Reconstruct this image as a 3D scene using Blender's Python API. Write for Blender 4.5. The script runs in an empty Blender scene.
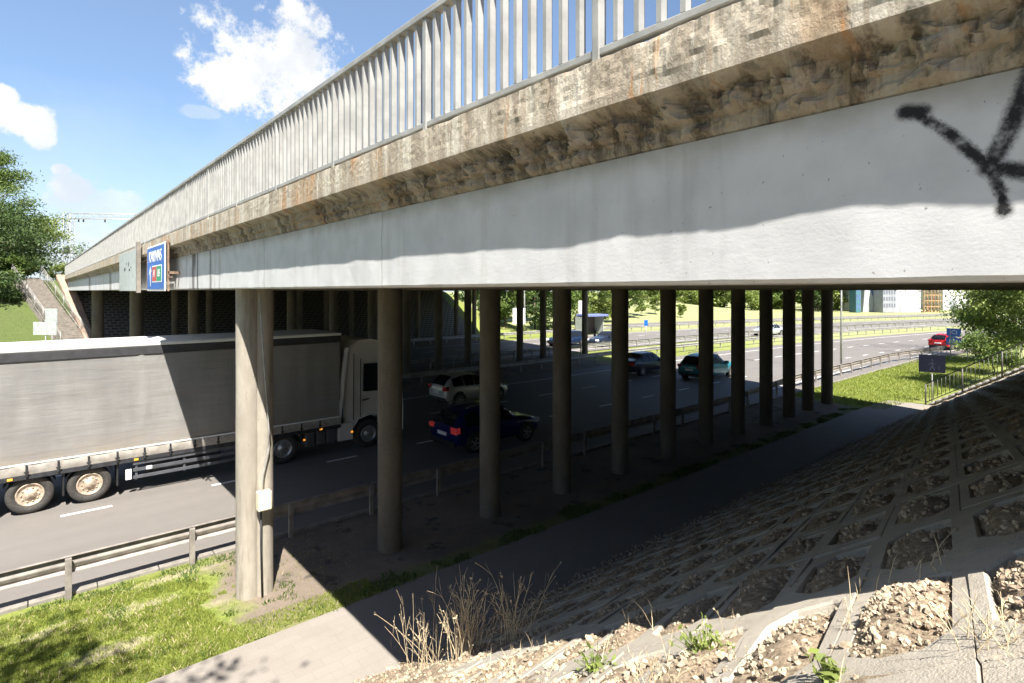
import bpy, bmesh, math, random
from mathutils import Vector, Matrix, noise
random.seed(7)
R = math.radians
sc = bpy.context.scene
COL = sc.collection
H = 5.6                      # eye height
CA, SA, F = 0.652, 0.758, 562.0
PX0, PY0 = 512.0, 291.0

# ------------------------------------------------------------------ projection helpers (only to look up real positions)
def tpx(px): return (px-PX0)/F
def on_y(px, Y):
    t = tpx(px); D = Y/(SA-CA*t); return D*(CA+SA*t)
def on_x(px, X):
    t = tpx(px); D = X/(CA+SA*t); return D*(SA-CA*t)
def at_depth(px, py, D):
    t = tpx(px); return Vector((D*(CA+SA*t), D*(SA-CA*t), H-(py-PY0)/F*D))
def bend(X):                 # the motorway curves gently beyond the bridge
    if X < 35: return 0.0
    if X < 110: return -(X-35)**2/540
    return -(75**2)/540 - (X-110)*0.278
def lerp(a, b, t): return a+(b-a)*t
def sstep(a, b, x):
    t = max(0, min(1, (x-a)/(b-a))); return t*t*(3-2*t)

# ------------------------------------------------------------------ materials
MATS = {}
class NG:
    def __init__(s, name):
        m = bpy.data.materials.new(name); m.use_nodes = True
        s.m = m; s.nt = m.node_tree; s.nt.nodes.clear()
        s.out = s.nt.nodes.new('ShaderNodeOutputMaterial')
        s.b = s.nt.nodes.new('ShaderNodeBsdfPrincipled')
        s.nt.links.new(s.b.outputs[0], s.out.inputs[0])
        s.co = s.nt.nodes.new('ShaderNodeNewGeometry').outputs['Position']
    def n(s, typ, **kw):
        nd = s.nt.nodes.new(typ)
        for k, v in kw.items(): setattr(nd, k, v)
        return nd
    def set(s, inp, v):
        if isinstance(v, bpy.types.NodeSocket): s.nt.links.new(v, inp)
        else: inp.default_value = v
    def math(s, op, a, b=None, c=None, clamp=False):
        nd = s.n('ShaderNodeMath', operation=op, use_clamp=clamp)
        s.set(nd.inputs[0], a)
        if b is not None: s.set(nd.inputs[1], b)
        if c is not None: s.set(nd.inputs[2], c)
        return nd.outputs[0]
    def scaled(s, sx, sy, sz, src=None):
        nd = s.n('ShaderNodeMapping'); s.set(nd.inputs[0], src or s.co)
        nd.inputs['Scale'].default_value = (sx, sy, sz); return nd.outputs[0]
    def noise(s, scale, detail=4, rough=.55, vec=None, dist=0):
        nd = s.n('ShaderNodeTexNoise'); s.set(nd.inputs['Vector'], vec or s.co)
        nd.inputs['Scale'].default_value = scale; nd.inputs['Detail'].default_value = detail
        nd.inputs['Roughness'].default_value = rough; nd.inputs['Distortion'].default_value = dist
        return nd.outputs[0]
    def ramp(s, f, a, b):    # smoothstep a..b -> 0..1
        nd = s.n('ShaderNodeMapRange', interpolation_type='SMOOTHSTEP')
        s.set(nd.inputs[0], f); nd.inputs[1].default_value = a; nd.inputs[2].default_value = b
        return nd.outputs[0]
    def mix(s, f, a, b, mode='MIX'):
        nd = s.n('ShaderNodeMix', data_type='RGBA', blend_type=mode)
        s.set(nd.inputs[0], f)
        for i, v in ((6, a), (7, b)):
            if isinstance(v, bpy.types.NodeSocket): s.nt.links.new(v, nd.inputs[i])
            else: nd.inputs[i].default_value = (*v, 1) if len(v) == 3 else v
        return nd.outputs[2]
    def sep(s, v=None):
        nd = s.n('ShaderNodeSeparateXYZ'); s.set(nd.inputs[0], v or s.co); return nd.outputs
    def bump(s, h, strength=.4, dist=.01):
        nd = s.n('ShaderNodeBump'); s.set(nd.inputs['Height'], h)
        nd.inputs['Strength'].default_value = strength; nd.inputs['Distance'].default_value = dist
        s.nt.links.new(nd.outputs[0], s.b.inputs['Normal'])
    def col(s, v):
        if isinstance(v, bpy.types.NodeSocket): s.nt.links.new(v, s.b.inputs['Base Color'])
        else: s.b.inputs['Base Color'].default_value = (*v, 1)
    def p(s, **kw):
        for k, v in kw.items(): s.set(s.b.inputs[k.replace('_', ' ')], v)
        return s

def simple(name, c, rough=.6, metal=0, var=.15, scale=8, bump=0, coat=0, emit=None):
    g = NG(name)
    f = g.noise(scale, 5)
    a = tuple(x*(1-var) for x in c); b = tuple(min(1, x*(1+var)) for x in c)
    g.col(g.mix(g.ramp(f, .3, .7), a, b))
    g.p(Roughness=rough, Metallic=metal)
    if coat: g.b.inputs['Coat Weight'].default_value = coat
    if bump: g.bump(g.noise(scale*6, 4), bump, .01)
    if emit:
        g.b.inputs['Emission Color'].default_value = (*emit[0], 1); g.b.inputs['Emission Strength'].default_value = emit[1]
    MATS[name] = g.m; return g.m

def m_asphalt():
    g = NG('asphalt')
    X, Y, Z = g.sep()
    f = g.noise(.8, 5, .6, g.scaled(.15, 1.6, 1)); f2 = g.noise(90, 3)
    c = g.mix(g.ramp(f, .3, .7), (.11, .098, .089), (.15, .136, .124))
    c = g.mix(g.ramp(f2, .35, .75), c, (.24, .22, .20))
    g.col(g.mix(.35, c, g.mix(g.noise(3, 6), (.10, .092, .085), (.18, .165, .15))))
    g.p(Roughness=.72); g.bump(f2, .5, .006); return g.m
def m_paint():
    g = NG('road_paint'); w = g.ramp(g.noise(35, 5, .7), .33, .42)
    g.col(g.mix(w, (.16, .15, .14), (.72, .71, .68))); g.p(Roughness=.6); return g.m
def m_pavers():
    g = NG('path_pavers')
    br = g.n('ShaderNodeTexBrick'); g.set(br.inputs['Vector'], g.co)
    br.inputs['Scale'].default_value = 1.0; br.inputs['Brick Width'].default_value = .42; br.inputs['Row Height'].default_value = .21
    br.inputs['Mortar Size'].default_value = .004; br.inputs['Color1'].default_value = (.25, .222, .195, 1); br.inputs['Color2'].default_value = (.23, .205, .178, 1)
    br.inputs['Mortar'].default_value = (.20, .18, .16, 1)
    c = g.mix(g.math('MULTIPLY', g.ramp(g.noise(1.4, 7, .65), .35, .75), .6), br.outputs[0], (.20, .175, .148))
    c = g.mix(g.math('MULTIPLY', g.ramp(g.noise(60, 3), .4, .7), .35), c, (.32, .29, .25))
    g.col(c); g.p(Roughness=.85); g.bump(g.math('ADD', g.noise(60, 4), g.math('MULTIPLY', br.outputs[1], -1.2)), .35, .006); return g.m
BARE = [(.95, 10.75, .5, .25), (.3, 12.0, .55, .22), (1.5, 11.9, .6, .2), (2.6, 11.2, .25, .15), (-.6, 11.2, .3, .2), (2.2, 12.75, .9, .15)]
def m_ground():
    g = NG('ground')
    X, Y, Z = g.sep()
    n1 = g.noise(.55, 7, .62); n2 = g.noise(14, 5, .7); n3 = g.noise(.05, 4)
    grass = g.mix(g.ramp(n2, .3, .7), (.11, .15, .022), (.24, .28, .05))
    grass = g.mix(g.math('MULTIPLY', g.ramp(n1, .42, .68), .55), grass, (.24, .215, .075))
    grass = g.mix(g.math('MULTIPLY', g.ramp(n3, .45, .6), .5), grass, (.17, .185, .045))
    dirt = g.mix(g.ramp(n1, .3, .7), (.235, .185, .14), (.15, .12, .095))
    dirt = g.mix(g.math('MULTIPLY', g.ramp(n2, .45, .75), .6), dirt, (.25, .205, .16))
    dirt = g.mix(g.math('MULTIPLY', g.ramp(g.noise(1.3, 6, .7), .56, .63), .75), dirt, (.06, .052, .042))
    wob = g.math('MULTIPLY', g.math('SUBTRACT', g.noise(1.1, 5), .5), 1.9)
    xa = g.math('ADD', X, wob)
    left = g.ramp(xa, 2.5, 3.1)
    edge = g.math('SUBTRACT', xa, g.math('MULTIPLY', Y, .22))
    right = g.ramp(edge, 29.0, 27.4)
    # bare soil under the deck; weeds run along the edge of the path
    pathside = g.ramp(g.math('ADD', Y, g.math('MULTIPLY', wob, .35)), 9.8, 10.15)
    und = g.math('MULTIPLY', left, right)
    nearv = g.ramp(Y, 13.6, 13.2)
    weeds = g.math('MULTIPLY', g.math('SUBTRACT', 1.0, pathside), nearv)
    und = g.math('MULTIPLY', und, g.math('SUBTRACT', 1.0, g.math('MULTIPLY', weeds, .6)))
    # worn strip beside the kerb and bare sandy patches on the near verge
    worn = None
    for (ex, ey, ea, eb) in BARE:
        u = g.math('MULTIPLY', g.math('SUBTRACT', X, ex), 1/ea); v = g.math('MULTIPLY', g.math('SUBTRACT', Y, ey), 1/eb)
        d = g.math('ADD', g.math('ADD', g.math('MULTIPLY', u, u), g.math('MULTIPLY', v, v)), g.math('MULTIPLY', g.math('SUBTRACT', g.noise(3.5, 8, .75), .5), 7.0))
        k = g.math('MULTIPLY', g.ramp(d, 1.5, .0), .75); worn = k if worn is None else g.math('MAXIMUM', worn, k)
    far = g.ramp(X, 40, 75)
    grass = g.mix(g.math('MULTIPLY', g.ramp(Y, 50, 55), g.math('MULTIPLY', g.ramp(X, 12, 4), .85)), grass, g.mix(g.ramp(n2, .3, .7), (.025, .045, .012), (.09, .12, .03)))  # far left bank: shade under its trees put into a darker grass colour
    grass = g.mix(g.math('MULTIPLY', far, .75), grass, g.mix(n1, (.25, .27, .11), (.34, .34, .19)))
    sand = g.mix(g.ramp(n2, .3, .7), (.28, .235, .15), (.44, .38, .27))
    c = g.mix(worn, grass, sand)
    c = g.mix(und, c, dirt)
    # rubble and soil of the paved slope
    sl = g.math('MULTIPLY', g.ramp(Y, 7.55, 7.25), g.math('MULTIPLY', g.ramp(X, -6, -4), g.ramp(X, 33.6, 33.2)))
    soil = g.mix(g.ramp(g.noise(24, 6, .7), .35, .68), (.14, .11, .08), (.34, .28, .21))
    soil = g.mix(g.math('MULTIPLY', g.ramp(g.noise(2.2, 5), .5, .7), .5), soil, (.25, .2, .13))
    c = g.mix(sl, c, soil)
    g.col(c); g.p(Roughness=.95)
    g.bump(g.math('ADD', n2, g.math('MULTIPLY', g.noise(70, 3), .6)), .8, .04); return g.m
def m_white_beam():
    g = NG('whitewashed_concrete')
    X, Y, Z = g.sep()
    c = g.mix(g.ramp(g.noise(3, 6), .3, .7), (.56, .56, .56), (.65, .65, .65))
    st = g.noise(1, 6, .6, g.scaled(1, 5.0, .35))
    far = g.ramp(Y, 8, 17)
    c = g.mix(g.math('MULTIPLY', g.ramp(st, .53, .72), g.math('ADD', .24, g.math('MULTIPLY', far, .62))), c, (.27, .24, .20))
    # browner towards the top edge, just below the cornice
    top = g.ramp(g.math('ADD', Z, g.math('MULTIPLY', g.noise(5, 5), .16)), H+.72, H+.95)
    c = g.mix(g.math('MULTIPLY', top, .75), c, (.22, .19, .14))
    # dark drips at two joints and hairline joints between beams
    for yj, w, s in ((13.55, .42, .95), (12.2, .10, .6), (5.15, .012, .35), (8.9, .02, .4), (22.0, .5, .8), (30, .6, .8), (41, .8, .7)):
        d = g.math('ABSOLUTE', g.math('SUBTRACT', g.math('ADD', Y, g.math('MULTIPLY', g.math('SUBTRACT', g.noise(4, 4), .5), .10)), yj))
        k = g.math('MULTIPLY', g.ramp(d, w, w*.4), s)
        if w > .05: k = g.math('MULTIPLY', k, g.ramp(st, .40, .52))
        c = g.mix(k, c, (.085, .07, .05))
    # specks
    c = g.mix(g.math('MULTIPLY', g.ramp(g.noise(38, 2, .5), .73, .77), .7), c, (.2, .19, .17))
    # spray paint strokes on the face (graffiti), as painted marks on the wall
    def pt(px, py):
        x = 2.7; y = on_x(px, x); D = x*CA+y*SA; return (y, H-(py-PY0)/F*D)
    P = [((914, 112), (950, 134), .020), ((950, 134), (990, 168), .022), ((990, 168), (1040, 173), .030), ((988, 168), (1012, 125), .030), ((1012, 125), (1034, 70), .033), ((990, 168), (1001, 192), .020), ((1001, 192), (1004, 210), .016), ((905, 112), (922, 112), .030), ((1003, 207), (1004, 211), .024)]
    wv = g.math('MULTIPLY', g.math('SUBTRACT', g.noise(60, 4, .8), .5), .035)
    mask = None
    for a, b, w in P:
        (ay, az), (by, bz) = pt(*a), pt(*b)
        w = w*1.25
        dy, dz = by-ay, bz-az; L2 = dy*dy+dz*dz+1e-9
        py_ = g.math('SUBTRACT', Y, ay); pz_ = g.math('SUBTRACT', Z, az)
        h = g.math('MULTIPLY', g.math('ADD', g.math('MULTIPLY', py_, dy), g.math('MULTIPLY', pz_, dz)), 1/L2, clamp=True)
        ex = g.math('SUBTRACT', py_, g.math('MULTIPLY', h, dy)); ez = g.math('SUBTRACT', pz_, g.math('MULTIPLY', h, dz))
        d = g.math('SQRT', g.math('ADD', g.math('MULTIPLY', ex, ex), g.math('MULTIPLY', ez, ez)))
        k = g.ramp(g.math('ADD', d, wv), w*1.25, w*.35)
        mask = k if mask is None else g.math('MAXIMUM', mask, k)
    c = g.mix(g.math('MULTIPLY', mask, g.ramp(g.noise(14, 6, .7), .1, .55)), c, (.012, .012, .014))
    g.col(c); g.p(Roughness=.8)
    g.bump(g.math('ADD', g.noise(5, 8, .72, g.scaled(1, 1, 2.5)), g.math('MULTIPLY', g.noise(60, 4), .35)), .25, .008); return g.m
def m_cornice():
    g = NG('weathered_cornice_concrete')
    X, Y, Z = g.sep()
    vs = g.scaled(.3, 1, .12)
    s1 = g.noise(2.6, 8, .7, vs); s2 = g.noise(6, 6, .7, g.scaled(.3, 1, .10)); s3 = g.noise(1.3, 5, .6, g.scaled(.3, 1, .2)); fine = g.noise(45, 6, .7)
    c = g.mix(g.ramp(s1, .42, .56), (.50, .445, .36), (.33, .275, .21))
    c = g.mix(g.math('MULTIPLY', g.ramp(s2, .52, .60), .85), c, (.60, .555, .47))
    c = g.mix(g.math('MULTIPLY', g.ramp(s3, .54, .63), .6), c, (.38, .25, .14))
    c = g.mix(g.math('MULTIPLY', g.ramp(g.noise(5.5, 4, .6, vs), .585, .64), .75), c, (.45, .21, .065))
    c = g.mix(g.math('MULTIPLY', g.ramp(g.noise(4.1, 5, .6, g.scaled(.3, 1, .07, None)), .60, .66), .6), c, (.13, .10, .075))
    low = g.ramp(g.math('ADD', Z, g.math('MULTIPLY', g.noise(6, 5), .10)), H+1.13, H+1.07)
    # old grime, moss and run-off stains on the sloping lower face
    c = g.mix(g.math('MULTIPLY', low, .5), c, (.24, .20, .15))
    c = g.mix(g.math('MULTIPLY', low, g.math('MULTIPLY', g.ramp(g.noise(4.5, 7, .75, g.scaled(.5, 1, .22)), .47, .58), .85)), c, (.065, .05, .034))
    c = g.mix(g.math('MULTIPLY', low, g.math('MULTIPLY', g.ramp(g.noise(9, 6, .75, g.scaled(.5, 1, .18)), .56, .62), .75)), c, (.40, .36, .29))
    c = g.mix(g.math('MULTIPLY', g.ramp(g.noise(8, 6, .75, g.scaled(1, 1, .35)), .62, .68), .85), c, (.05, .042, .03))
    c = g.mix(g.math('MULTIPLY', g.ramp(g.noise(2.1, 5, .7), .55, .64), g.math('MULTIPLY', g.ramp(Y, 2.0, .9), .85)), c, (.07, .072, .06))
    c = g.mix(g.math('MULTIPLY', g.ramp(fine, .35, .7), .22), c, (.55, .48, .37))
    g.col(c); g.p(Roughness=.92)
    g.bump(g.math('ADD', g.math('MULTIPLY', g.noise(9, 8, .7, g.scaled(1, 1, .45)), .9), g.math('MULTIPLY', fine, .5)), .75, .022); return g.m
def m_column():
    g = NG('column_concrete')
    X, Y, Z = g.sep()
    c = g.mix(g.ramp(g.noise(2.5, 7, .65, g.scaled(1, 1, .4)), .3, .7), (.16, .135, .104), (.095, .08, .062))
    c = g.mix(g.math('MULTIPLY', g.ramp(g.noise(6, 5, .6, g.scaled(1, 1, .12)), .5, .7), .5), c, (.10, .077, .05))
    c = g.mix(g.math('MULTIPLY', g.ramp(g.noise(17, 5, .8), .64, .70), .85), c, (.05, .045, .035))
    c = g.mix(g.math('MULTIPLY', g.ramp(g.noise(70, 3), .4, .7), .35), c, (.34, .295, .23))
    g.col(c); g.p(Roughness=.88); g.bump(g.math('ADD', g.noise(9, 7, .7), g.noise(60, 3)), .7, .012); return g.m
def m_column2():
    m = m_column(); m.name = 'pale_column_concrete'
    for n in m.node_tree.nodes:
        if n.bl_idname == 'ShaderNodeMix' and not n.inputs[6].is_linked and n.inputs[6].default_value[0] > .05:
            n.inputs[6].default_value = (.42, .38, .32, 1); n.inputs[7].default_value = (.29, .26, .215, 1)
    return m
def m_lattice():
    g = NG('slope_concrete')
    c = g.mix(g.ramp(g.noise(1.6, 7, .6), .3, .7), (.43, .385, .32), (.33, .295, .24))
    c = g.mix(g.math('MULTIPLY', g.ramp(g.noise(9, 6, .7), .5, .7), .5), c, (.26, .215, .16))
    c = g.mix(g.math('MULTIPLY', g.ramp(g.noise(120, 3), .45, .7), .3), c, (.55, .50, .43))
    g.col(c); g.p(Roughness=.9); g.bump(g.math('ADD', g.noise(12, 7), g.math('MULTIPLY', g.noise(110, 3), .7)), .55, .012); return g.m
def m_rubble(name, a, b):
    g = NG(name); ri = g.nt.nodes.new('ShaderNodeNewGeometry').outputs['Random Per Island']
    c = g.mix(ri, a, b); c = g.mix(g.math('MULTIPLY', g.ramp(g.noise(50, 4), .4, .7), .4), c, tuple(x*.55 for x in a))
    g.col(c); g.p(Roughness=.92); g.bump(g.noise(70, 4), .5, .006); return g.m
def m_leaf(name, a, b, c_=None, trans=.35):
    g = NG(name); ge = g.nt.nodes.new('ShaderNodeNewGeometry'); ri = ge.outputs['Random Per Island']
    c = g.mix(ri, a, b); c = g.mix(g.math('MULTIPLY', g.ramp(g.noise(.9, 3), .45, .6), .55), c, c_ or b)
    g.col(c); g.p(Roughness=.6)
    tr = g.n('ShaderNodeBsdfTranslucent'); g.nt.links.new(c, tr.inputs[0])
    ms = g.n('ShaderNodeMixShader'); ms.inputs[0].default_value = trans
    g.nt.links.new(g.b.outputs[0], ms.inputs[1]); g.nt.links.new(tr.outputs[0], ms.inputs[2]); g.nt.links.new(ms.outputs[0], g.out.inputs[0])
    return g.m
def m_curtain():
    g = NG('trailer_curtain')
    X, Y, Z = g.sep()
    c = g.mix(g.ramp(g.noise(1.2, 6, .6, g.scaled(1, 1, .4)), .3, .7), (.20, .194, .187), (.255, .246, .234))
    c = g.mix(g.math('MULTIPLY', g.ramp(Z, 1.9, 1.15), g.ramp(g.noise(3, 6, .7), .25, .75)), c, (.27, .225, .175))
    c = g.mix(g.math('MULTIPLY', g.ramp(g.noise(2.2, 8, .7, g.scaled(.25, 1, 2.5)), .48, .62), .3), c, (.20, .18, .155))
    g.col(c); g.p(Roughness=.5); g.bump(g.math('ADD', g.noise(2, 6, .6, g.scaled(.35, 1, 3)), g.math('MULTIPLY', g.noise(5, 5, .6, g.scaled(2, 1, .25)), .5)), .5, .03); return g.m
def m_cobble():
    g = NG('cobbled_slope')
    vm = g.scaled(1, 1.18, 0)
    br = g.n('ShaderNodeTexBrick'); g.set(br.inputs['Vector'], vm); br.inputs['Scale'].default_value = 1
    br.inputs['Brick Width'].default_value = .6; br.inputs['Row Height'].default_value = .42; br.inputs['Mortar Size'].default_value = .07
    br.inputs['Color1'].default_value = (.11, .10, .085, 1); br.inputs['Color2'].default_value = (.075, .066, .055, 1); br.inputs['Mortar'].default_value = (.27, .245, .21, 1)
    g.col(g.mix(g.math('MULTIPLY', g.noise(6, 5), .3), br.outputs[0], (.2, .18, .14))); g.p(Roughness=.9); g.bump(br.outputs[1], 1, .06); return g.m

M = dict(asphalt=m_asphalt(), paint=m_paint(), pavers=m_pavers(), ground=m_ground(), beam=m_white_beam(), cornice=m_cornice(), column=m_column(), column2=m_column2(), lattice=m_lattice(),
         rubble=m_rubble('rubble_stone', (.54, .43, .31), (.24, .185, .13)), curtain=m_curtain(), cobble=m_cobble())
S = simple
M['galv'] = S('galvanised_steel', (.46, .46, .44), .5, .35, .18, 5)
M['railpaint'] = S('railing_grey_paint', (.37, .365, .345), .55, .15, .16, 4, .15)
M['barrier'] = S('barrier_steel', (.33, .315, .295), .55, .4, .22, 3)
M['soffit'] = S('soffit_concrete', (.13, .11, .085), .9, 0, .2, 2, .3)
M['dark'] = S('black_rubber', (.045, .041, .037), .8, 0, .3, 20)
M['chassis'] = S('chassis_dark', (.035, .036, .04), .6, .2, .3, 6)
M['glass'] = S('dark_car_glass', (.012, .014, .017), .06, 0, .05, 1)
M['black'] = S('black_plastic', (.018, .018, .019), .5, 0, .2, 10)
M['rimdirty'] = S('dusty_wheel', (.42, .34, .26), .6, .3, .3, 12)
M['rim'] = S('alloy_wheel', (.45, .45, .45), .35, .7, .15, 10)
M['whitepaint'] = S('white_paint', (.72, .72, .70), .4, 0, .06, 3)
M['cabpaint'] = S('cab_paint', (.62, .585, .53), .32, 0, .06, 2, coat=.4)
M['topband'] = S('dark_curtain_band', (.045, .045, .048), .5, 0, .2, 5)
M['strip'] = S('curtain_lower_strip', (.33, .30, .265), .5, 0, .2, 6)
M['orange'] = S('orange_marker_lamp', (.9, .35, .04), .3, 0, .05, 3, emit=((1, .4, .05), .3))
M['red'] = S('red_lamp', (.5, .02, .02), .25, 0, .1, 3)
M['redlit'] = S('red_tail_lamp_lit', (.6, .03, .03), .25, 0, .1, 3, emit=((1, .12, .12), .03))
M['lamp'] = S('headlamp', (.8, .82, .85), .15, 0, .05, 3, emit=((1, .98, .95), .6))
M['plate'] = S('number_plate', (.8, .8, .78), .4, 0, .05, 9)
M['blue_sign'] = S('blue_sign_face', (.012, .12, .48), .4, 0, .1, 2)
M['navy_sign'] = S('navy_sign_face', (.004, .006, .018), .5, 0, .2, 4)
M['sign_back'] = S('grey_sign_back', (.44, .47, .45), .5, .2, .12, 5)
M['sign_white'] = S('white_sign_marking', (.82, .82, .8), .5, 0, .04, 5)
M['sign_red'] = S('red_sign_panel', (.5, .06, .05), .5, 0, .1, 5)
M['sign_green'] = S('green_sign_panel', (.02, .30, .14), .5, 0, .1, 5)
M['rust'] = S('rusty_steel', (.24, .16, .11), .85, 0, .35, 9, .4)
M['box'] = S('cream_box', (.74, .68, .5), .5, 0, .12, 9)
M['bark'] = S('bark', (.12, .09, .065), .95, 0, .3, 12, .7)
M['straw'] = S('dry_straw', (.56, .45, .29), .8, 0, .3, 30)
M['brickstep'] = S('stair_concrete', (.22, .195, .165), .9, 0, .22, 4, .4)
M['kerb'] = S('kerb_concrete', (.22, .20, .175), .9, 0, .2, 5, .4)
M['leafa'] = m_leaf('leaf_green', (.065, .115, .022), (.18, .25, .055), (.12, .17, .035))
M['leafb'] = m_leaf('leaf_bright', (.13, .19, .035), (.28, .33, .09), (.21, .25, .06))
M['leafc'] = m_leaf('leaf_dark', (.035, .07, .02), (.10, .15, .04), (.065, .11, .025))
M['leafp'] = m_leaf('pine_needle', (.045, .09, .045), (.13, .19, .075), (.08, .14, .05), .2)
M['grass'] = m_leaf('grass_blade', (.15, .21, .025), (.38, .41, .09), (.23, .28, .045), .4)
M['grassd'] = m_leaf('weed_leaf', (.05, .10, .02), (.13, .19, .04), (.08, .14, .03), .35)

# ------------------------------------------------------------------ mesh builder
class MB:
    def __init__(s): s.v = []; s.f = []; s.sm = []; s.mi = []; s.cur = 0
    def add(s, vs, fs, smooth=False):
        o = len(s.v); s.v += [tuple(v) for v in vs]; s.f += [tuple(i+o for i in f) for f in fs]; s.sm += [smooth]*len(fs); s.mi += [s.cur]*len(fs); return s
    def box(s, x0, y0, z0, x1, y1, z1, M4=None):
        vs = [Vector((x, y, z)) for x in (x0, x1) for y in (y0, y1) for z in (z0, z1)]
        if M4: vs = [M4@v for v in vs]
        return s.add(vs, [(0, 1, 3, 2), (4, 6, 7, 5), (0, 4, 5, 1), (2, 3, 7, 6), (0, 2, 6, 4), (1, 5, 7, 3)])
    def bbox(s, x0, y0, z0, x1, y1, z1, b=.02, M4=None):   # box with bevelled edges
        bm = bmesh.new(); bmesh.ops.create_cube(bm, size=1)
        for v in bm.verts: v.co = Vector((lerp(x0, x1, v.co.x+.5), lerp(y0, y1, v.co.y+.5), lerp(z0, z1, v.co.z+.5)))
        bmesh.ops.bevel(bm, geom=bm.edges[:], offset=b, segments=2, affect='EDGES', profile=.6)
        bm.verts.index_update()
        vs = [(M4@v.co if M4 else v.co.copy()) for v in bm.verts]; fs = [tuple(v.index for v in f.verts) for f in bm.faces]; bm.free()
        return s.add(vs, fs)
    def tube(s, pts, rad, n=8, cap=True, smooth=True):
        pts = [Vector(p) for p in pts]
        if not hasattr(rad, '__len__'): rad = [rad]*len(pts)
        vs = []; fs = []
        up = Vector((0, 0, 1))
        for i, p in enumerate(pts):
            d = (pts[min(i+1, len(pts)-1)]-pts[max(i-1, 0)]).normalized()
            a = d.cross(up)
            if a.length < .05: a = d.cross(Vector((1, 0, 0)))
            a.normalize(); b = d.cross(a)
            for k in range(n):
                an = 2*math.pi*k/n; vs.append(p+(a*math.cos(an)+b*math.sin(an))*rad[i])
        for i in range(len(pts)-1):
            for k in range(n):
                k2 = (k+1) % n; fs.append((i*n+k, i*n+k2, (i+1)*n+k2, (i+1)*n+k))
        if cap: fs += [tuple(range(n))[::-1], tuple(range((len(pts)-1)*n, len(pts)*n))]
        return s.add(vs, fs, smooth)
    def prism(s, prof, axis, a, b):       # closed profile of 2-D points extruded along axis
        n = len(prof)
        def P(u, v, w):
            return {'x': (w, u, v), 'y': (u, w, v), 'z': (u, v, w)}[axis]
        vs = [P(u, v, a) for u, v in prof]+[P(u, v, b) for u, v in prof]
        fs = [tuple(range(n)), tuple(range(n, 2*n))[::-1]]+[(i, (i+1) % n, n+(i+1) % n, n+i) for i in range(n)]
        return s.add(vs, fs)
    def lathe(s, prof, n, M4, open_end=False):            # prof: (radius, height) about local z
        vs = []; fs = []
        for r, h in prof:
            for k in range(n):
                a = 2*math.pi*k/n; vs.append(M4@Vector((r*math.cos(a), r*math.sin(a), h)))
        for i in range(len(prof)-1):
            for k in range(n):
                k2 = (k+1) % n; fs.append((i*n+k, i*n+k2, (i+1)*n+k2, (i+1)*n+k))
        fs += [tuple(range(n))[::-1]]+([] if open_end else [tuple(range((len(prof)-1)*n, len(prof)*n))])
        return s.add(vs, fs, True)
    def build(s, name, mat, parent=None, fix=True, autosmooth=False):
        me = bpy.data.meshes.new(name); me.from_pydata(s.v, [], s.f)
        for i, m in enumerate(mat if isinstance(mat, (list, tuple)) else [mat]): me.materials.append(m)
        me.polygons.foreach_set('use_smooth', s.sm); me.polygons.foreach_set('material_index', s.mi)
        if fix:
            bm = bmesh.new(); bm.from_mesh(me); bmesh.ops.recalc_face_normals(bm, faces=bm.faces[:]); bm.to_mesh(me); bm.free()
        me.update()
        o = bpy.data.objects.new(name, me); COL.objects.link(o)
        if parent: o.parent = parent
        return o
def tag(o, label=None, cat=None, group=None, kind=None):
    if label: o['label'] = label
    if cat: o['category'] = cat
    if group: o['group'] = group
    if kind: o['kind'] = kind
    return o
def empty(name, loc, label, cat, group=None, rz=0):
    o = bpy.data.objects.new(name, None); COL.objects.link(o); o.location = loc; o.rotation_euler = (0, 0, rz); o.empty_display_size = .3
    return tag(o, label, cat, group)
KIDS = {}
def copy_tree(o, parent=None):
    c = o.copy(); COL.objects.link(c); c.parent = parent
    for ch in [x for x in COL.objects if x.parent == o]: copy_tree(ch, c)
    return c
def text_mesh(s, size, name, mat, parent, M4, extrude=.004, sx=1.0):
    cu = bpy.data.curves.new(name, 'FONT'); cu.body = s; cu.size = size; cu.align_x = 'CENTER'; cu.align_y = 'CENTER'; cu.extrude = extrude; cu.offset = size*.003
    t = bpy.data.objects.new('tmp', cu); COL.objects.link(t)
    dg = bpy.context.evaluated_depsgraph_get(); me = bpy.data.meshes.new_from_object(t.evaluated_get(dg)); bpy.data.objects.remove(t)
    me.transform(M4@Matrix.Diagonal((sx, 1, 1, 1))); me.name = name; me.materials.clear(); me.materials.append(mat)
    o = bpy.data.objects.new(name, me); COL.objects.link(o); o.parent = parent; return o

# ------------------------------------------------------------------ terrain
SL = .64; TOE = 7.4; FTOE = 56.0
def ground_z(X, Y):
    z = -.03
    if Y < TOE:
        k = 1-sstep(48, 90, X); kl = 1-sstep(0, 60, -X-30)
        z += min(SL*(TOE-Y), 6.9)*k*kl
    if Y > FTOE:
        k = max(0, min(1, 1-(X-42.5)*.075)); kl = 1-sstep(0, 80, -X-60)
        z += min(SL*(Y-FTOE), 6.6)*k*kl
        hill = sstep(59+bend(max(X, 0))*.8, 105, Y)*sstep(58, 80, X)*(1-sstep(128, 150, X))
        z = max(z, -.03+3.6*hill)
    return z
def grid_lines(parts):
    out = []
    for a, b, st in parts:
        n = max(1, round((b-a)/st)); out += [a+(b-a)*i/n for i in range(n)]
    out.append(parts[-1][1]); return out
gx = grid_lines([(-3000, -300, 900), (-300, -40, 26), (-40, -6, 4), (-6, 42, 2), (42, 160, 3), (160, 400, 30), (400, 3500, 1000)])
gy = grid_lines([(-2500, -60, 800), (-60, -3.4, 9), (-3.4, 7.4, 1.2), (7.4, 13.3, 1.0), (13.3, 50, 5), (50, 56, 2), (56, 68, 1.5), (68, 130, 5), (130, 400, 30), (400, 3500, 1000)])
mb = MB(); nY = len(gy)
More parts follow.
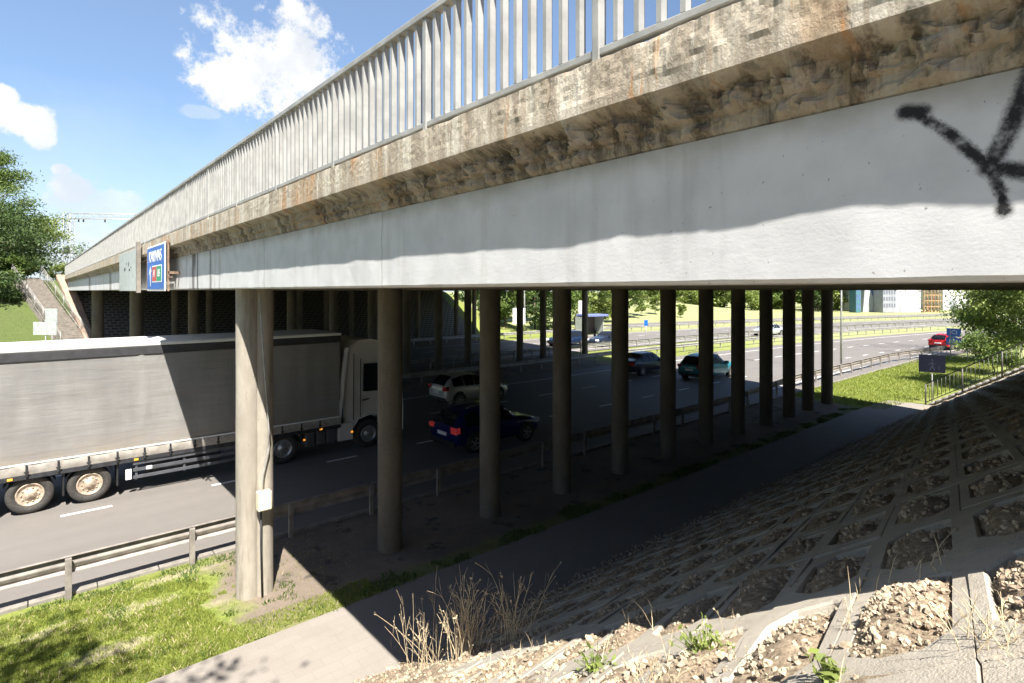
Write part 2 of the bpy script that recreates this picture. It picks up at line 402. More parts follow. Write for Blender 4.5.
mb.v = [(x, y, ground_z(x, y)-(.10 if (y < 7.39 and -5 < x < 33.3) else 0)) for x in gx for y in gy]
fs = [(i*nY+j, (i+1)*nY+j, (i+1)*nY+j+1, i*nY+j+1) for i in range(len(gx)-1) for j in range(nY-1)]
mb.f = fs; mb.sm = [False]*len(fs); mb.mi = [0]*len(fs)
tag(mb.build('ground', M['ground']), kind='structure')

def strip(name, y0, y1, x0, x1, z, mat, th=.03, step=4, curved=True, parent=None, kind='structure'):
    mb = MB(); n = max(1, int((x1-x0)/step)); vs = []
    for i in range(n+1):
        x = x0+(x1-x0)*i/n; b = bend(x) if curved else 0
        vs += [(x, y0+b, z), (x, y1+b, z)]
    mb.add(vs, [(2*i, 2*i+2, 2*i+3, 2*i+1) for i in range(n)])
    o = mb.build(name, mat); tag(o, kind=kind); return o
strip('road', 13.35, 27.4, -60, 320, 0, M['asphalt'])
strip('road', 35.2, 48.6, -60, 320, 0, M['asphalt'])
strip('road', 55.5, 62.5, 70, 320, .1, M['asphalt'])
# paved path along the foot of the slope
mb = MB(); n = 60; vs = []
for i in range(n+1):
    x = -12+(45.5)*i/n
    c = 0 if x < 28 else -(x-28)**2*.012
    vs += [(x, 7.3+c, 0), (x, 9.5+c*.6+.05*noise.noise(Vector((x*1.3, 0, 0))), 0)]
mb.add(vs, [(2*i, 2*i+2, 2*i+3, 2*i+1) for i in range(n)])
tag(mb.build('path', M['pavers']), kind='structure')
# kerb stones
mb = MB()
x = -14.0
while x < 60:
    mb.bbox(x, 13.18, -.05, x+.985, 13.34, .035, .012); x += 1.0
tag(mb.build('kerb', M['kerb']), kind='structure')
# markings
mb = MB()
def dash(x0, x1, y, w=.13, z=.004):
    n = max(1, int((x1-x0)/3)); vs = []
    for i in range(n+1):
        x = x0+(x1-x0)*i/n; vs += [(x, y-w/2+bend(x), z), (x, y+w/2+bend(x), z)]
    mb.add(vs, [(2*i, 2*i+2, 2*i+3, 2*i+1) for i in range(n)])
for k in range(-5, 60): dash(.6+3.4*k, 1.65+3.4*k, 17.9)
for k in range(-5, 60): dash(.3+3.4*k, 1.5+3.4*k, 21.85)
dash(-30, 200, 25.7); 
for k in range(-3, 3): dash(-1.6+3.4*k, -.5+3.4*k, 14.75)
for k in range(60): dash(7.5+.62*k, 7.85+.62*k, 14.75, .3)
dash(46, 200, 14.75)
dash(-30, 200, 36.4); dash(-30, 200, 47.7)
for k in range(-5, 40): dash(3.4*k, 1.2+3.4*k, 40.2); dash(3.4*k, 1.2+3.4*k, 44)
tag(mb.build('road_markings', M['paint']), kind='structure')

# ------------------------------------------------------------------ concrete lattice on the slope, real holes
cs = 1/math.sqrt(1+SL*SL); sn = SL*cs
def sp(x, s, h=0):   # slope coordinates: x along the bridge width, s distance up the slope, h above the surface
    return Vector((x, TOE-s*cs+h*-sn*-1*-1 if False else TOE-s*cs+h*sn, s*sn+h*cs))
def spr(u, v, h=0):   # block rows lie turned about 13 degrees against the slope
    du, dv = u-2.70, v-s_anchor; c13, s13 = math.cos(R(13.5)), math.sin(R(13.5))
    return sp(2.70+du*c13+dv*s13, s_anchor-du*s13+dv*c13, h)
mbl = MB(); mbs = MB()
PXC, PSC = 1.235, .50
s_anchor = (TOE-.70)/cs
cells = []
i0, i1 = -5, 27
j0, j1 = -26, 22
for i in range(i0, i1+1):
    for j in range(j0, j1+1):
        cx = 2.70+PXC*i; sc_ = s_anchor+PSC*j
        rnd = random.Random(i*97+j*13)
        q_ = spr(cx, sc_); s_q = (TOE-q_.y)/cs
        if s_q < -.5 or s_q > 10.6 or q_.x < -3 or q_.x > 33.0: continue
        jx, js, jh = rnd.uniform(-.012, .012), rnd.uniform(-.008, .008), rnd.uniform(-.008, .008)
        tl = rnd.uniform(-.012, .012)
        hx, hs = .455, .178
        near = (i <= 6)
        hole = [(-hx, -.06), (-hx, .09), (-hx+.13, hs), (.0, hs), (hx-.02, hs), (hx, hs-.05), (hx, -.06), (hx-.15, -hs), (0, -hs), (-hx+.14, -hs)]
        X0, X1, S0, S1 = -PXC/2+.006, PXC/2-.006, -PSC/2+.003, PSC/2-.003
        outer = [(X0, -.06), (X0, .09), (X0, S1), (0, S1), (X1, S1), (X1, S1*.5), (X1, -.06), (X1, S0), (0, S0), (X0, S0)]
        # hole hx is in x direction
        def W(u, h): return spr(cx+jx+u[0], sc_+js+u[1], h+jh+tl*u[0])
        n = 10; b = .012
        vs = []
        def hn(u, k): return (u[0]+.008*noise.noise(Vector((cx+u[0], sc_+u[1], k))), u[1]+.008*noise.noise(Vector((sc_+u[1], cx+u[0], k+5))))
        H2 = [hn(u, 0) for u in hole]
        vs += [W(u, -.11) for u in outer]; vs += [W(u, 0) for u in outer]
        vs += [W((u[0]*(1+b*2), u[1]*(1+b*4)), 0) for u in H2]; vs += [W(u, -.012) for u in H2]; vs += [W((u[0]*.985, u[1]*.97), -.11) for u in H2]
        fs = []
        for k in range(n):
            k2 = (k+1) % n
            for a in range(4): fs.append((a*n+k, a*n+k2, (a+1)*n+k2, (a+1)*n+k))
        mbl.add(vs, fs)
        if s_q > 0: cells.append((cx+jx, sc_+js, i, j))
tag(mbl.build('slope_paving', M['lattice']), kind='structure')
# rubble and loose soil in the pockets
def stone(mb, c, r, rnd):
    ax = [Vector((rnd.gauss(0, 1), rnd.gauss(0, 1), rnd.gauss(0, 1))).normalized() for _ in range(1)][0]
    q = Matrix.Rotation(rnd.uniform(0, 6.28), 3, ax)
    sx, sy, sz = r*rnd.uniform(.8, 1.35), r*rnd.uniform(.7, 1.1), r*rnd.uniform(.5, .85)
    k = rnd.uniform(.45, .8)
    vs = [(sx, 0, 0), (-sx, 0, 0), (0, sy, 0), (0, -sy, 0), (0, 0, sz), (0, 0, -sz), (sx*k, sy*k, sz*k), (-sx*k, sy*k, sz*k*.9), (sx*k, -sy*k, sz*k), (-sx*k, -sy*k*.9, sz*k), (sx*k, sy*k, -sz*k), (-sx*k, sy*k, -sz*k), (sx*k, -sy*k, -sz*k), (-sx*k, -sy*k, -sz*k)]
    T = [(0, 6, 2, 10), (0, 10, 5, 12), (0, 12, 3, 8), (0, 8, 4, 6), (1, 7, 4, 9), (1, 9, 3, 13), (1, 13, 5, 11), (1, 11, 2, 7), (4, 7, 2, 6), (4, 8, 3, 9), (5, 10, 2, 11), (5, 13, 3, 12)]
    mb.add([c+q@Vector(v) for v in vs], T)
rs = random.Random(3)
mbp = MB()
for cx, s0, i, j in cells:
    # mound surface of each pocket: a little grid with noise
    near = i <= 5
    nx, ns = (16, 8) if near else (8, 4)
    lvl = -.048+.04*noise.noise(Vector((cx*.9, s0*1.7, 3)))
    vs = []
    for a in range(nx+1):
        for b in range(ns+1):
            u = -.5+a/nx; w = -.5+b/ns
            x = cx+u*.96; s = s0+w*.40
            dome = .075*max(0, 1-(2*u)**2)*max(0, 1-(2*w)**2)
            lowside = -.02*w
            h = lvl+dome+lowside+.022*noise.noise(Vector((x*9, s*9, 0)))+.012*noise.noise(Vector((x*30, s*30, 0)))
            vs.append(spr(x, s, h))
    mbp.add(vs, [(a*(ns+1)+b, (a+1)*(ns+1)+b, (a+1)*(ns+1)+b+1, a*(ns+1)+b+1) for a in range(nx) for b in range(ns)], True)
    dcam = (spr(cx, s0)-Vector((0, 0, H))).length
    n = int(420 if dcam < 3.2 else 180 if dcam < 5 else 70 if dcam < 8 else 30 if dcam < 13 else 9)
    for _ in range(n):
        u, w = rs.uniform(-.45, .45), rs.uniform(-.165, .165)
        r = rs.choice((.004, .005, .006, .008, .010, .013, .018)) if dcam < 5 else rs.choice((.010, .014, .02, .026))
        dome = .075*max(0, 1-(2*u/.96)**2)*max(0, 1-(2*w/.4)**2)
        stone(mbs, spr(cx+u, s0+w, lvl+dome-.02*w/.4+r*.3), r, rs)
# spilled rubble over the blocks, mostly in the row below the pockets and along the toe
for _ in range(6500):
    x = rs.uniform(-2, 7.5) if rs.random() < .75 else rs.uniform(3, 33); s = abs(rs.gauss(0, 1))*2.3 if rs.random() < .6 else rs.uniform(0, 9)
    d = noise.noise(Vector((x*1.2, s*1.9, 9)))
    if d < .15 and rs.random() > .06: continue
    r = rs.choice((.004, .006, .008, .013)) if x < 6 else rs.choice((.012, .02))
    stone(mbs, sp(x, s, r*.4), r, rs)
for _ in range(2600):     # band of rubble at the toe
    x = -3+36*rs.random()**1.4; s = rs.gauss(-.02, .10); r = rs.choice((.012, .02, .03))
    p = sp(x, s, .01); p.z = max(p.z, 0)+r*.3; stone(mbs, p, r, rs)
# sandy crust over the worn lower part of the slope (left of the deck edge)
vs = []; nx_, ns_ = 90, 90
for a in range(nx_+1):
    for b in range(ns_+1):
        x = -4+8.3*a/nx_; s = -.1+8.2*b/ns_
        m = noise.noise(Vector((x*.7, s*.7, 1)))+.5*noise.noise(Vector((x*2.3, s*2.3, 2)))
        h = -.075+.10*(m-.02)+.10*sstep(4.3, 2.7, x+.42*s-1.2)+.05*sstep(1.6, 0, s)+.015*noise.noise(Vector((x*12, s*12, 0)))
        vs.append(sp(x, s, h))
mbp.add(vs, [(a*(ns_+1)+b, (a+1)*(ns_+1)+b, (a+1)*(ns_+1)+b+1, a*(ns_+1)+b+1) for a in range(nx_) for b in range(ns_)], True)
for _ in range(6500):
    x = rs.uniform(0, 4.2); s = rs.uniform(-.1, 8)
    m = noise.noise(Vector((x*.7, s*.7, 1)))+.5*noise.noise(Vector((x*2.3, s*2.3, 2)))
    h = -.075+.10*(m-.02)+.10*sstep(4.3, 2.7, x+.42*s-1.2)+.05*sstep(1.6, 0, s)
    if h < -.03: continue
    r = rs.choice((.004, .006, .009, .014, .02)); stone(mbs, sp(x, s, max(h, 0)+r*.3), r, rs)
g = NG('pocket_soil')
c = g.mix(g.ramp(g.noise(24, 6, .7), .35, .68), (.19, .14, .09), (.43, .335, .23))
g.col(g.mix(g.math('MULTIPLY', g.ramp(g.noise(2.2, 5), .5, .7), .5), c, (.25, .2, .13))); g.p(Roughness=.95); g.bump(g.noise(60, 5, .7), .8, .02); M['soil'] = g.m
tag(mbp.build('soil', M['soil'], fix=False), kind='stuff', label='sandy soil filling the pockets of the paved slope', cat='soil')
tag(mbs.build('rubble', M['rubble'], fix=False), kind='stuff', label='pale broken stones lying in the pockets of the slope', cat='rubble')
# far slope paving
mb = MB()
mb.add([(3.2, FTOE, .01), (42.4, FTOE, .01), (42.4, 66.2, 6.53), (2.4, 66.2, 6.53)], [(0, 1, 2, 3)])
tag(mb.build('slope_paving', M['cobble']), kind='structure')

# ------------------------------------------------------------------ the bridge
bridge = empty('concrete_bridge', (0, 0, 0), 'long weathered concrete road bridge with a whitewashed beam spanning the motorway', 'bridge')
def redge(Y): return 29.0+.235*Y
ZS = H+.037
Y0, Y1 = -7.0, 66.2
def beam_face():
    mb = MB(); ys = grid_lines([(Y0, 12, .25), (12, 66.2, 1.5)])
    prof = [(3.3, ZS), (2.72, ZS), (2.70, ZS+.02), (2.70, ZS+.3), (2.70, ZS+.6), (2.70, H+.80), (3.3, H+.80)]
    vs = []
    for y in ys:
        for k, (x, z) in enumerate(prof):
            dz = .006*noise.noise(Vector((y*3, k, 0))) if k in (1, 2) else 0
            dx = .006*noise.noise(Vector((y*2.2, z*3, 4))) if 1 < k < 5 else 0
            vs.append((x+dx, y, z+dz))
    n = len(prof)
    mb.add(vs, [(i*n+k, (i+1)*n+k, (i+1)*n+k+1, i*n+k+1) for i in range(len(ys)-1) for k in range(n-1)], False)
    mb.add(vs[:n], [tuple(range(n))]); mb.add(vs[-n:], [tuple(range(n))])
    return mb
beam_face().build('beam', M['beam'], bridge, fix=False)
mb = MB()   # deck and inner beams, skewed right edge
def skewbox(xa, xb_off, za, zb):
    vs = [(xa, Y0, za), (redge(Y0)+xb_off, Y0, za), (redge(Y1)+xb_off, Y1, za), (xa, Y1, za), (xa, Y0, zb), (redge(Y0)+xb_off, Y0, zb), (redge(Y1)+xb_off, Y1, zb), (xa, Y1, zb)]
    mb.add(vs, [(0, 1, 2, 3), (4, 7, 6, 5), (0, 4, 5, 1), (1, 5, 6, 2), (2, 6, 7, 3), (3, 7, 4, 0)])
skewbox(3.302, -.2, ZS+.35, H+1.30)
for k in range(11):
    x = 3.6+k*2.48
    mb.box(x, Y0+.01, ZS+.004, x+.9, Y1-.01, ZS+.348)
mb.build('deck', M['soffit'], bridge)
# right-hand edge beam
mb = MB()
vs = []
for (dx, z) in ((-.8, ZS), (0, ZS), (0, H+.8), (.25, H+1.04), (.25, H+1.36), (-.8, H+1.36)):
    vs += [(redge(Y0)+dx, Y0, z), (redge(Y1)+dx, Y1, z)]
mb.add(vs, [(0, 2, 3, 1), (2, 4, 5, 3), (4, 6, 7, 5), (6, 8, 9, 7), (8, 10, 11, 9), (0, 10, 8, 6, 4, 2), (1, 3, 5, 7, 9, 11)])
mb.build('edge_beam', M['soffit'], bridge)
# crossheads above the column rows
for yy in (11.07, 33.0, 54.4):
    pass
# cornice with spalled faces
ys = grid_lines([(Y0, -1, .25), (-1, 7, .022), (7, 16, .06), (16, 66.2, .35)])
prof = [(3.3, H+1.355)]
for k in range(4): prof.append((lerp(3.1, 2.52, k/3), H+1.355))
for k in range(11): prof.append((2.50, lerp(H+1.345, H+1.055, k/10)))
for k in range(1, 15): prof.append((lerp(2.505, 2.665, k/14), lerp(H+1.045, H+.835, k/14)))
prof += [(2.70, H+.812), (2.73, H+.79)]
mb = MB(); vs = []
for y in ys:
    wear = .35+.65*sstep(5.0, .8, y)
    for k, (x, z) in enumerate(prof):
        dx = dz = 0
        if k >= 4:
            low = sstep(H+1.12, H+1.0, z)
            n1 = noise.fractal(Vector((x*3, y*2.6, z*3.5)), .9, 2.1, 5)
            n2 = noise.noise(Vector((y*9, z*7, 3))); n3 = noise.noise(Vector((y*26, z*24, 8)))
            pit = max(0, noise.noise(Vector((y*4.2, z*5, 20)))-.22)
            a = wear*(.25+.75*low)
            dx = a*(.040*n1+.034*n2+.018*n3+.03*noise.noise(Vector((y*15, z*6, 12))))+wear*.16*pit*(low*.8+.02)+.003*n3-(.075*low*sstep(H+1.04, H+.86, z)*sstep(2.6, .9, y))+(.05*abs(noise.noise(Vector((y*5, z*1.2, 51))))*wear*low*sstep(3.2, 1.2, y))
            if k in range(12, 16): dx = dx*(.5, .3, .15, .08)[k-12]
            if k in range(13, 16): dx += .018*wear*noise.noise(Vector((y*1.1, 0, 30)))+.004*noise.noise(Vector((y*5, 0, 31)))
            if k == 4 or k == 5: 
                e = max(0, noise.noise(Vector((y*3.1, 0, 40)))-.05); dx += .04*e*wear; dz = -.018*e*wear
        xx = x+dx
        if k == 15: fx = xx
        if 15 < k < len(prof)-2:
            lb = fx+.30*(H+1.055-z)+.003; w_ = .42+.58*sstep(7.5, 2.0, y)
            rib = noise.noise(Vector((y*6, z*1.2, 61))); lump = noise.noise(Vector((y*11, z*8, 62))); sm = noise.noise(Vector((y*24, z*19, 63)))
            f_ = max(0, min(1, .60+.3*(z < H+.9)+w_*(.50*rib+.42*lump+.42*sm+.25*noise.noise(Vector((y*48, z*30, 64)))))); xx = lb+(2.695-lb)*f_
            t_ = (k-15)/3; xx = lerp(fx+.30*(H+1.055-z), xx, min(1, t_))
        if k >= len(prof)-2: xx = (2.70, 2.73)[k-len(prof)+2]; dz = 0
        vs.append((xx, y, z+dz))
n = len(prof)
mb.add(vs, [(i*n+k, (i+1)*n+k, (i+1)*n+k+1, i*n+k+1) for i in range(len(ys)-1) for k in range(n-1)], False)
mb.add(vs[:n], [tuple(range(n))]); mb.add(vs[-n:], [tuple(range(n))])
mb.build('cornice', M['cornice'], bridge, fix=False)
# columns
def column(x, y, r, two=False, top=ZS+.35):
    mb = MB()
    n = 28
    def one(cx, cy, r):
        zs = grid_lines([(-.15, top, .18)]); vs = []
        for z in zs:
            for k in range(n):
                a = 2*math.pi*k/n; rr = r*(1+.012*noise.noise(Vector((math.cos(a)*2+cx, math.sin(a)*2, z*1.5))))
                vs.append((rr*math.cos(a)+cx-x, rr*math.sin(a)+cy-y, z))
        mb.add(vs, [(i*n+k, i*n+(k+1) % n, (i+1)*n+(k+1) % n, (i+1)*n+k) for i in range(len(zs)-1) for k in range(n)], True)
    if two: one(x-.115, y+.02, .21); one(x+.125, y-.02, .19)
    else: one(x, y, r)
    o = mb.build('column', M['column2' if two else 'column'], bridge, fix=False); o.location = (x, y, 0); return o
row = [255, 390, 490, 562, 620, 668, 706, 738, 766, 789, 808, 827]
c0 = column(on_y(255, 11.07), 11.07, .3, True)
c1 = None
for px in row[1:]:
    x = on_y(px, 11.07)
    if c1 is None: c1 = column(x, 11.07, .262)
    else:
        c = c1.copy(); COL.objects.link(c); c.location = (x, 11.07, 0); c.rotation_euler.z = random.uniform(0, 6); c.parent = bridge
for yy, n, xs, dx in ((33.0, 14, 4.0, 2.52), (54.4, 15, 4.1, 2.62)):
    for k in range(n):
        c = c1.copy(); COL.objects.link(c); c.location = (xs+dx*k, yy, 0); c.rotation_euler.z = random.uniform(0, 6); c.parent = bridge
        if yy > 40 and k < 2: c.scale = (1.5, 1.5, 1)
# junction box and conduits on the first column
x0 = on_y(255, 11.07)
jb = empty('junction_box', (x0+.04, 10.75, 0), 'cream electrical box with cables fixed to the nearest bridge column', 'electrical box')
zb = 1.78
MB().bbox(-.10, -.10, zb-.17, .13, .07, zb+.17, .015).build('housing', M['box'], jb)
MB().bbox(-.102+.01, -.112, zb-.15, .12, -.101, zb+.15, .004).build('door', M['box'], jb)
MB().tube([(.0, .02, zb+.16), (.02, .02, zb+.5), (.10, .0, zb+.95), (.12, .0, 3.0), (.02, .02, 4.4), (-.05, .02, 5.55)], .013, 6).build('cable', M['galv'], jb)
MB().tube([(-.02, .03, zb-.16), (-.02, .03, .9), (.0, .03, .02)], .017, 6).build('conduit', M['chassis'], jb)

# ------------------------------------------------------------------ railing on the bridge
rail = empty('bridge_railing', (2.56, 0, H+1.36), 'grey steel railing with upright bars along the edge of the bridge deck', 'railing')
MB().bbox(-.045, Y0, .94, .045, Y1, 1.0, .008).build('top_rail', M['railpaint'], rail)
MB().bbox(-.028, Y0, .02, .028, Y1, .065, .006).build('bottom_rail', M['railpaint'], rail)
PS = 1.885; yb = on_x(599, 2.56)
post0 = None; bal0 = None; nb = 0; rest = MB()
k = math.ceil((Y0-yb)/PS)
bars = []
while yb+PS*k < Y1:
    y = yb+PS*k
    if post0 is None: post0 = MB().bbox(-.035, -.027, -.07, .035, .027, .939, .006).build('post', M['railpaint'], rail); o = post0
    else: o = post0.copy(); COL.objects.link(o); o.parent = rail
    o.location = (0, y, 0)
    for q in range(1, 13): bars.append(y+PS*q/13)
    k += 1
bars.sort(key=lambda v: (v < .8, v))
for y in bars:
    if nb < 100:
        if bal0 is None: bal0 = MB().box(-.028, -.016, .066, .028, .016, .939).build('baluster', M['railpaint'], rail); o = bal0
        else: o = bal0.copy(); COL.objects.link(o); o.parent = rail
        o.location = (0, y, 0); nb += 1
    elif y < Y1: rest.box(-.028, y-.016, .066, .028, y+.016, .939)
tag(rest.build('balusters', M['railpaint'], rail), kind='stuff')

# ------------------------------------------------------------------ signs hung on the parapet
sg = empty('road_sign', (2.43, 15.9, H), 'blue motorway sign reading KAUNAS hung on the bridge parapet', 'road sign')
def facing(x, y, z):   # text plane facing -X: local x -> -Y, local y -> Z, normal -> -X
    return Matrix(((0, 0, -1, x), (-1, 0, 0, y), (0, 1, 0, z), (0, 0, 0, 1)))
ya, yz = on_x(165.5, 2.43)-15.9, on_x(148, 2.43)-15.9
z0 = .0; z1 = 1.16
MB().bbox(-.015, ya, z0, .01, yz, z1, .006).build('frame', M['sign_white'], sg)
MB().box(-.025, ya+.08, z0+.05, -.021, yz-.08, z1-.05).build('sign_face', M['blue_sign'], sg)
cy = (ya+yz)/2
text_mesh('KAUNAS', .40, 'lettering', M['sign_white'], sg, facing(-.027, cy, .86), .002, 1.2*(yz-ya)/2.6)
MB().box(-.029, cy-.95, .22, -.026, cy+.42, .64).build('shield_border', M['sign_white'], sg)
MB().box(-.033, cy-.22, .25, -.030, cy+.38, .61).build('red_shield', M['sign_red'], sg)
MB().box(-.033, cy-.91, .25, -.030, cy-.25, .61).build('green_shield', M['sign_green'], sg)
text_mesh('A1', .27, 'lettering', M['sign_white'], sg, facing(-.035, cy+.08, .43), .001, 1.0)
text_mesh('E85', .25, 'lettering', M['sign_white'], sg, facing(-.035, cy-.58, .43), .001, 1.0)
MB().add([(-.028, cy+.62, .12), (-.028, cy+.70, .12), (-.028, cy+.78, .45), (-.028, cy+.92, .42), (-.028, cy+.70, .66), (-.028, cy+.52, .50), (-.028, cy+.64, .47)], [(0, 1, 2, 3, 4, 5, 6)]).build('arrow', M['sign_white'], sg)
for yy in (ya-.16, yz+.25):
    MB().box(.015, yy, .0, .05, yy+.05, 1.2).box(.031, yy, .40, .28, yy+.06, .46).build('bracket', M['rust'], sg)
MB().box(.031, ya-.5, .30, .06, yz+.3, .34).box(.031, ya-.22, 1.12, .06, yz+.3, 1.16).build('crossbar', M['rust'], sg)
s2 = empty('road_sign', (2.43, 21.0, H), 'plain grey sign panel hung on the parapet beyond the blue sign', 'road sign')
a2, b2 = on_x(138, 2.43)-21.0, on_x(120, 2.43)-21.0
MB().bbox(-.02, a2, 0, .02, b2, 1.26, .008).build('panel', M['sign_back'], s2)
MB().box(-.06, a2-.3, -.05, .03, a2-.06, 1.42).build('bracket', M['brickstep'], s2)
gp = MB()
for (u, v, w, h) in ((.35, .5, .14, .07), (.42, .62, .05, .13), (.62, .52, .12, .1), (.55, .68, .05, .05), (.30, .56, .05, .05)):
    yy = lerp(a2, b2, u); gp.box(-.026, yy, 1.26*v, -.021, yy+w*2, 1.26*v+h)
gp.build('paint_marks', M['chassis'], s2)

# ------------------------------------------------------------------ guard rails
def guardrail(name_label, y, x0, x1, side, post_step=2.0, x_off=0, mat=None, curved=True, end_curl=False, sy=None):
    root = empty('guardrail', (x0, y, 0), name_label, 'guardrail', 'steel guardrails along the motorway')
    mat = mat or M['barrier']
    yf = lambda x: y+(bend(x) if curved else 0)+(sy(x) if sy else 0)
    # two-wave beam profile
    prof = [(0, .73), (.035, .745), (.085, .70), (.085, .66), (.03, .60), (.03, .565), (.085, .505), (.085, .465), (.035, .42), (0, .435)]
    xs = [x0+(x1-x0)*i/max(1, int((x1-x0)/1.0)) for i in range(max(1, int((x1-x0)/1.0))+1)]
    mb = MB(); vs = []
    for x in xs:
        for u, z in prof: vs.append((x-x0, yf(x)-y+side*(u+.05), z))
    n = len(prof)
    mb.add(vs, [(i*n+k, (i+1)*n+k, (i+1)*n+k+1, i*n+k+1) for i in range(len(xs)-1) for k in range(n-1)], True)
    # folded back edge gives the beam its thickness
    vs2 = [(a, b-side*.012, c) for a, b, c in vs]
    mb.add(vs2, [(i*n+k, i*n+k+1, (i+1)*n+k+1, (i+1)*n+k) for i in range(len(xs)-1) for k in range(n-1)], True)
    for zz in (0, n-1):
        mb.add([vs[i*n+zz] for i in range(len(xs))]+[vs2[i*n+zz] for i in range(len(xs))], [(i, i+1, len(xs)+i+1, len(xs)+i) for i in range(len(xs)-1)])
    mb.build('beam', mat, root, fix=False)
    p0 = None; x = x0+x_off; cnt = 0
    while x <= x1 and cnt < 99:
        if p0 is None:
            p0 = MB().bbox(-.05, -.035, -.3, .05, .035, .72, .006).box(-.03, side*.036 if side > 0 else -.05, .5, .03, .05 if side > 0 else -.036, .66).build('post', mat, root); o = p0
        else: o = p0.copy(); COL.objects.link(o); o.parent = root
        o.location = (x-x0, yf(x)-y, 0); x += post_step; cnt += 1
    return root
guardrail('near steel guardrail beside the grass verge, in front of the truck', 13.05, -9.45, 62, 1, 2.0, .0, mat=S('near_barrier_steel', (.30, .27, .24), .6, .3, .25, 4), curved=False, sy=lambda x: .9*sstep(22, 36, x)-1.2*sstep(50, 62, x))
guardrail('steel guardrail along the near edge of the central reservation', 29.3, -20, 160, -1, 2.0)
guardrail('steel guardrail along the far edge of the central reservation', 34.6, -20, 150, 1, 2.0)
guardrail('steel guardrail on the far side of the opposite carriageway', 50.3, -20, 150, -1, 2.0)

# ------------------------------------------------------------------ vegetation
def tube_branch(mb, p, d, L, r, rnd, depth, tips, droop=.0):
    pts = [Vector(p)]; d = d.normalized(); n = 4
    for i in range(n):
        d = (d+Vector((rnd.gauss(0, .13), rnd.gauss(0, .13), rnd.gauss(0, .10)-droop))).normalized(); pts.append(pts[-1]+d*L/n)
    mb.tube(pts, [r*(1-.72*i/n) for i in range(n+1)], 6, cap=False)
    tips.append((pts[-1], d)); tips.append((pts[-2], d))
    if depth > 0:
        for k in range(3 if depth > 1 else 4):
            i = rnd.randint(1, n); a = rnd.uniform(0, 6.28)
            side = Vector((math.cos(a), math.sin(a), rnd.uniform(.0, .6)))
            tube_branch(mb, pts[i], d*.6+side*.8, L*rnd.uniform(.45, .65), r*.45, rnd, depth-1, tips, droop)
def leaf_quad(mb, c, s, rnd, asp=.55, up=0):
    n = Vector((rnd.gauss(0, 1), rnd.gauss(0, 1), rnd.gauss(0, 1)+up)).normalized(); a = n.orthogonal().normalized()
    a = Matrix.Rotation(rnd.uniform(0, 6.28), 3, n)@a; b = n.cross(a)
    mb.add([c-a*s, c+b*s*asp, c+a*s, c-b*s*asp], [(0, 1, 2, 3)])
def tree(name, label, base, h, cr, leaf, nleaf, ls, seed, group=None, trunk_r=None, kind='round', shape=(1, 1, 1), crown_lo=.3, cat='tree'):
    rnd = random.Random(seed)
    root = empty(name, base, label, cat, group)
    tb = MB(); tips = []
    tr = trunk_r or h*.018
    p = Vector((0, 0, -.2)); pts = [p]; rr = [tr*1.3]
    for i in range(1, 9):
        p = Vector((rnd.gauss(0, h*.008)*i**.5, rnd.gauss(0, h*.008)*i**.5, h*.9*i/8)); pts.append(p); rr.append(tr*(1-.85*i/8))
    tb.tube(pts, rr, 8, cap=False)
    blobs = []
    nb = 15 if kind == 'round' else 26
    for k in range(nb):
        f = lerp(crown_lo, .92, (k+.5)/nb) if kind != 'round' else rnd.uniform(crown_lo, .85)
        q = pts[min(8, int(f*8))].lerp(pts[min(8, int(f*8)+1)], f*8-int(f*8)); a = k*2.4+rnd.uniform(-.4, .4)
        if kind == 'round':
            prof = math.sin(math.pi*min(1, max(0.05, (f-crown_lo)/(1.02-crown_lo)))**.8)
            L = cr*(.35+.65*prof)*rnd.uniform(.6, 1.0); d = Vector((math.cos(a)*shape[0], math.sin(a)*shape[1], rnd.uniform(.15, .7)))
        else:
            L = cr*(1.05-f)*rnd.uniform(.8, 1.15)/(1.05-crown_lo); d = Vector((math.cos(a), math.sin(a), rnd.uniform(-.02, .25)))
        tl = []
        tube_branch(tb, q, d, L, tr*.4*(1.1-f), rnd, 2 if kind == 'round' else 1, tl)
        blobs += tl
    tb.build('trunk', M['bark'], root, fix=False)
    cb = MB()
    for _ in range(nleaf):
        c, d = rnd.choice(blobs)
        sp_ = cr*(.13 if kind == 'round' else .10)
        off = Vector((rnd.gauss(0, sp_), rnd.gauss(0, sp_), rnd.gauss(0, sp_*.6)))
        leaf_quad(cb, c+off, ls*rnd.uniform(.6, 1.3), rnd, .5 if kind == 'round' else .3, .6)
    cb.build('crown', leaf, root, fix=False)
    return root
def zg(x, y): return ground_z(x, y)
def plant_at(px, D, **k):
    t = tpx(px); return (D*(CA+SA*t), D*(SA-CA*t))
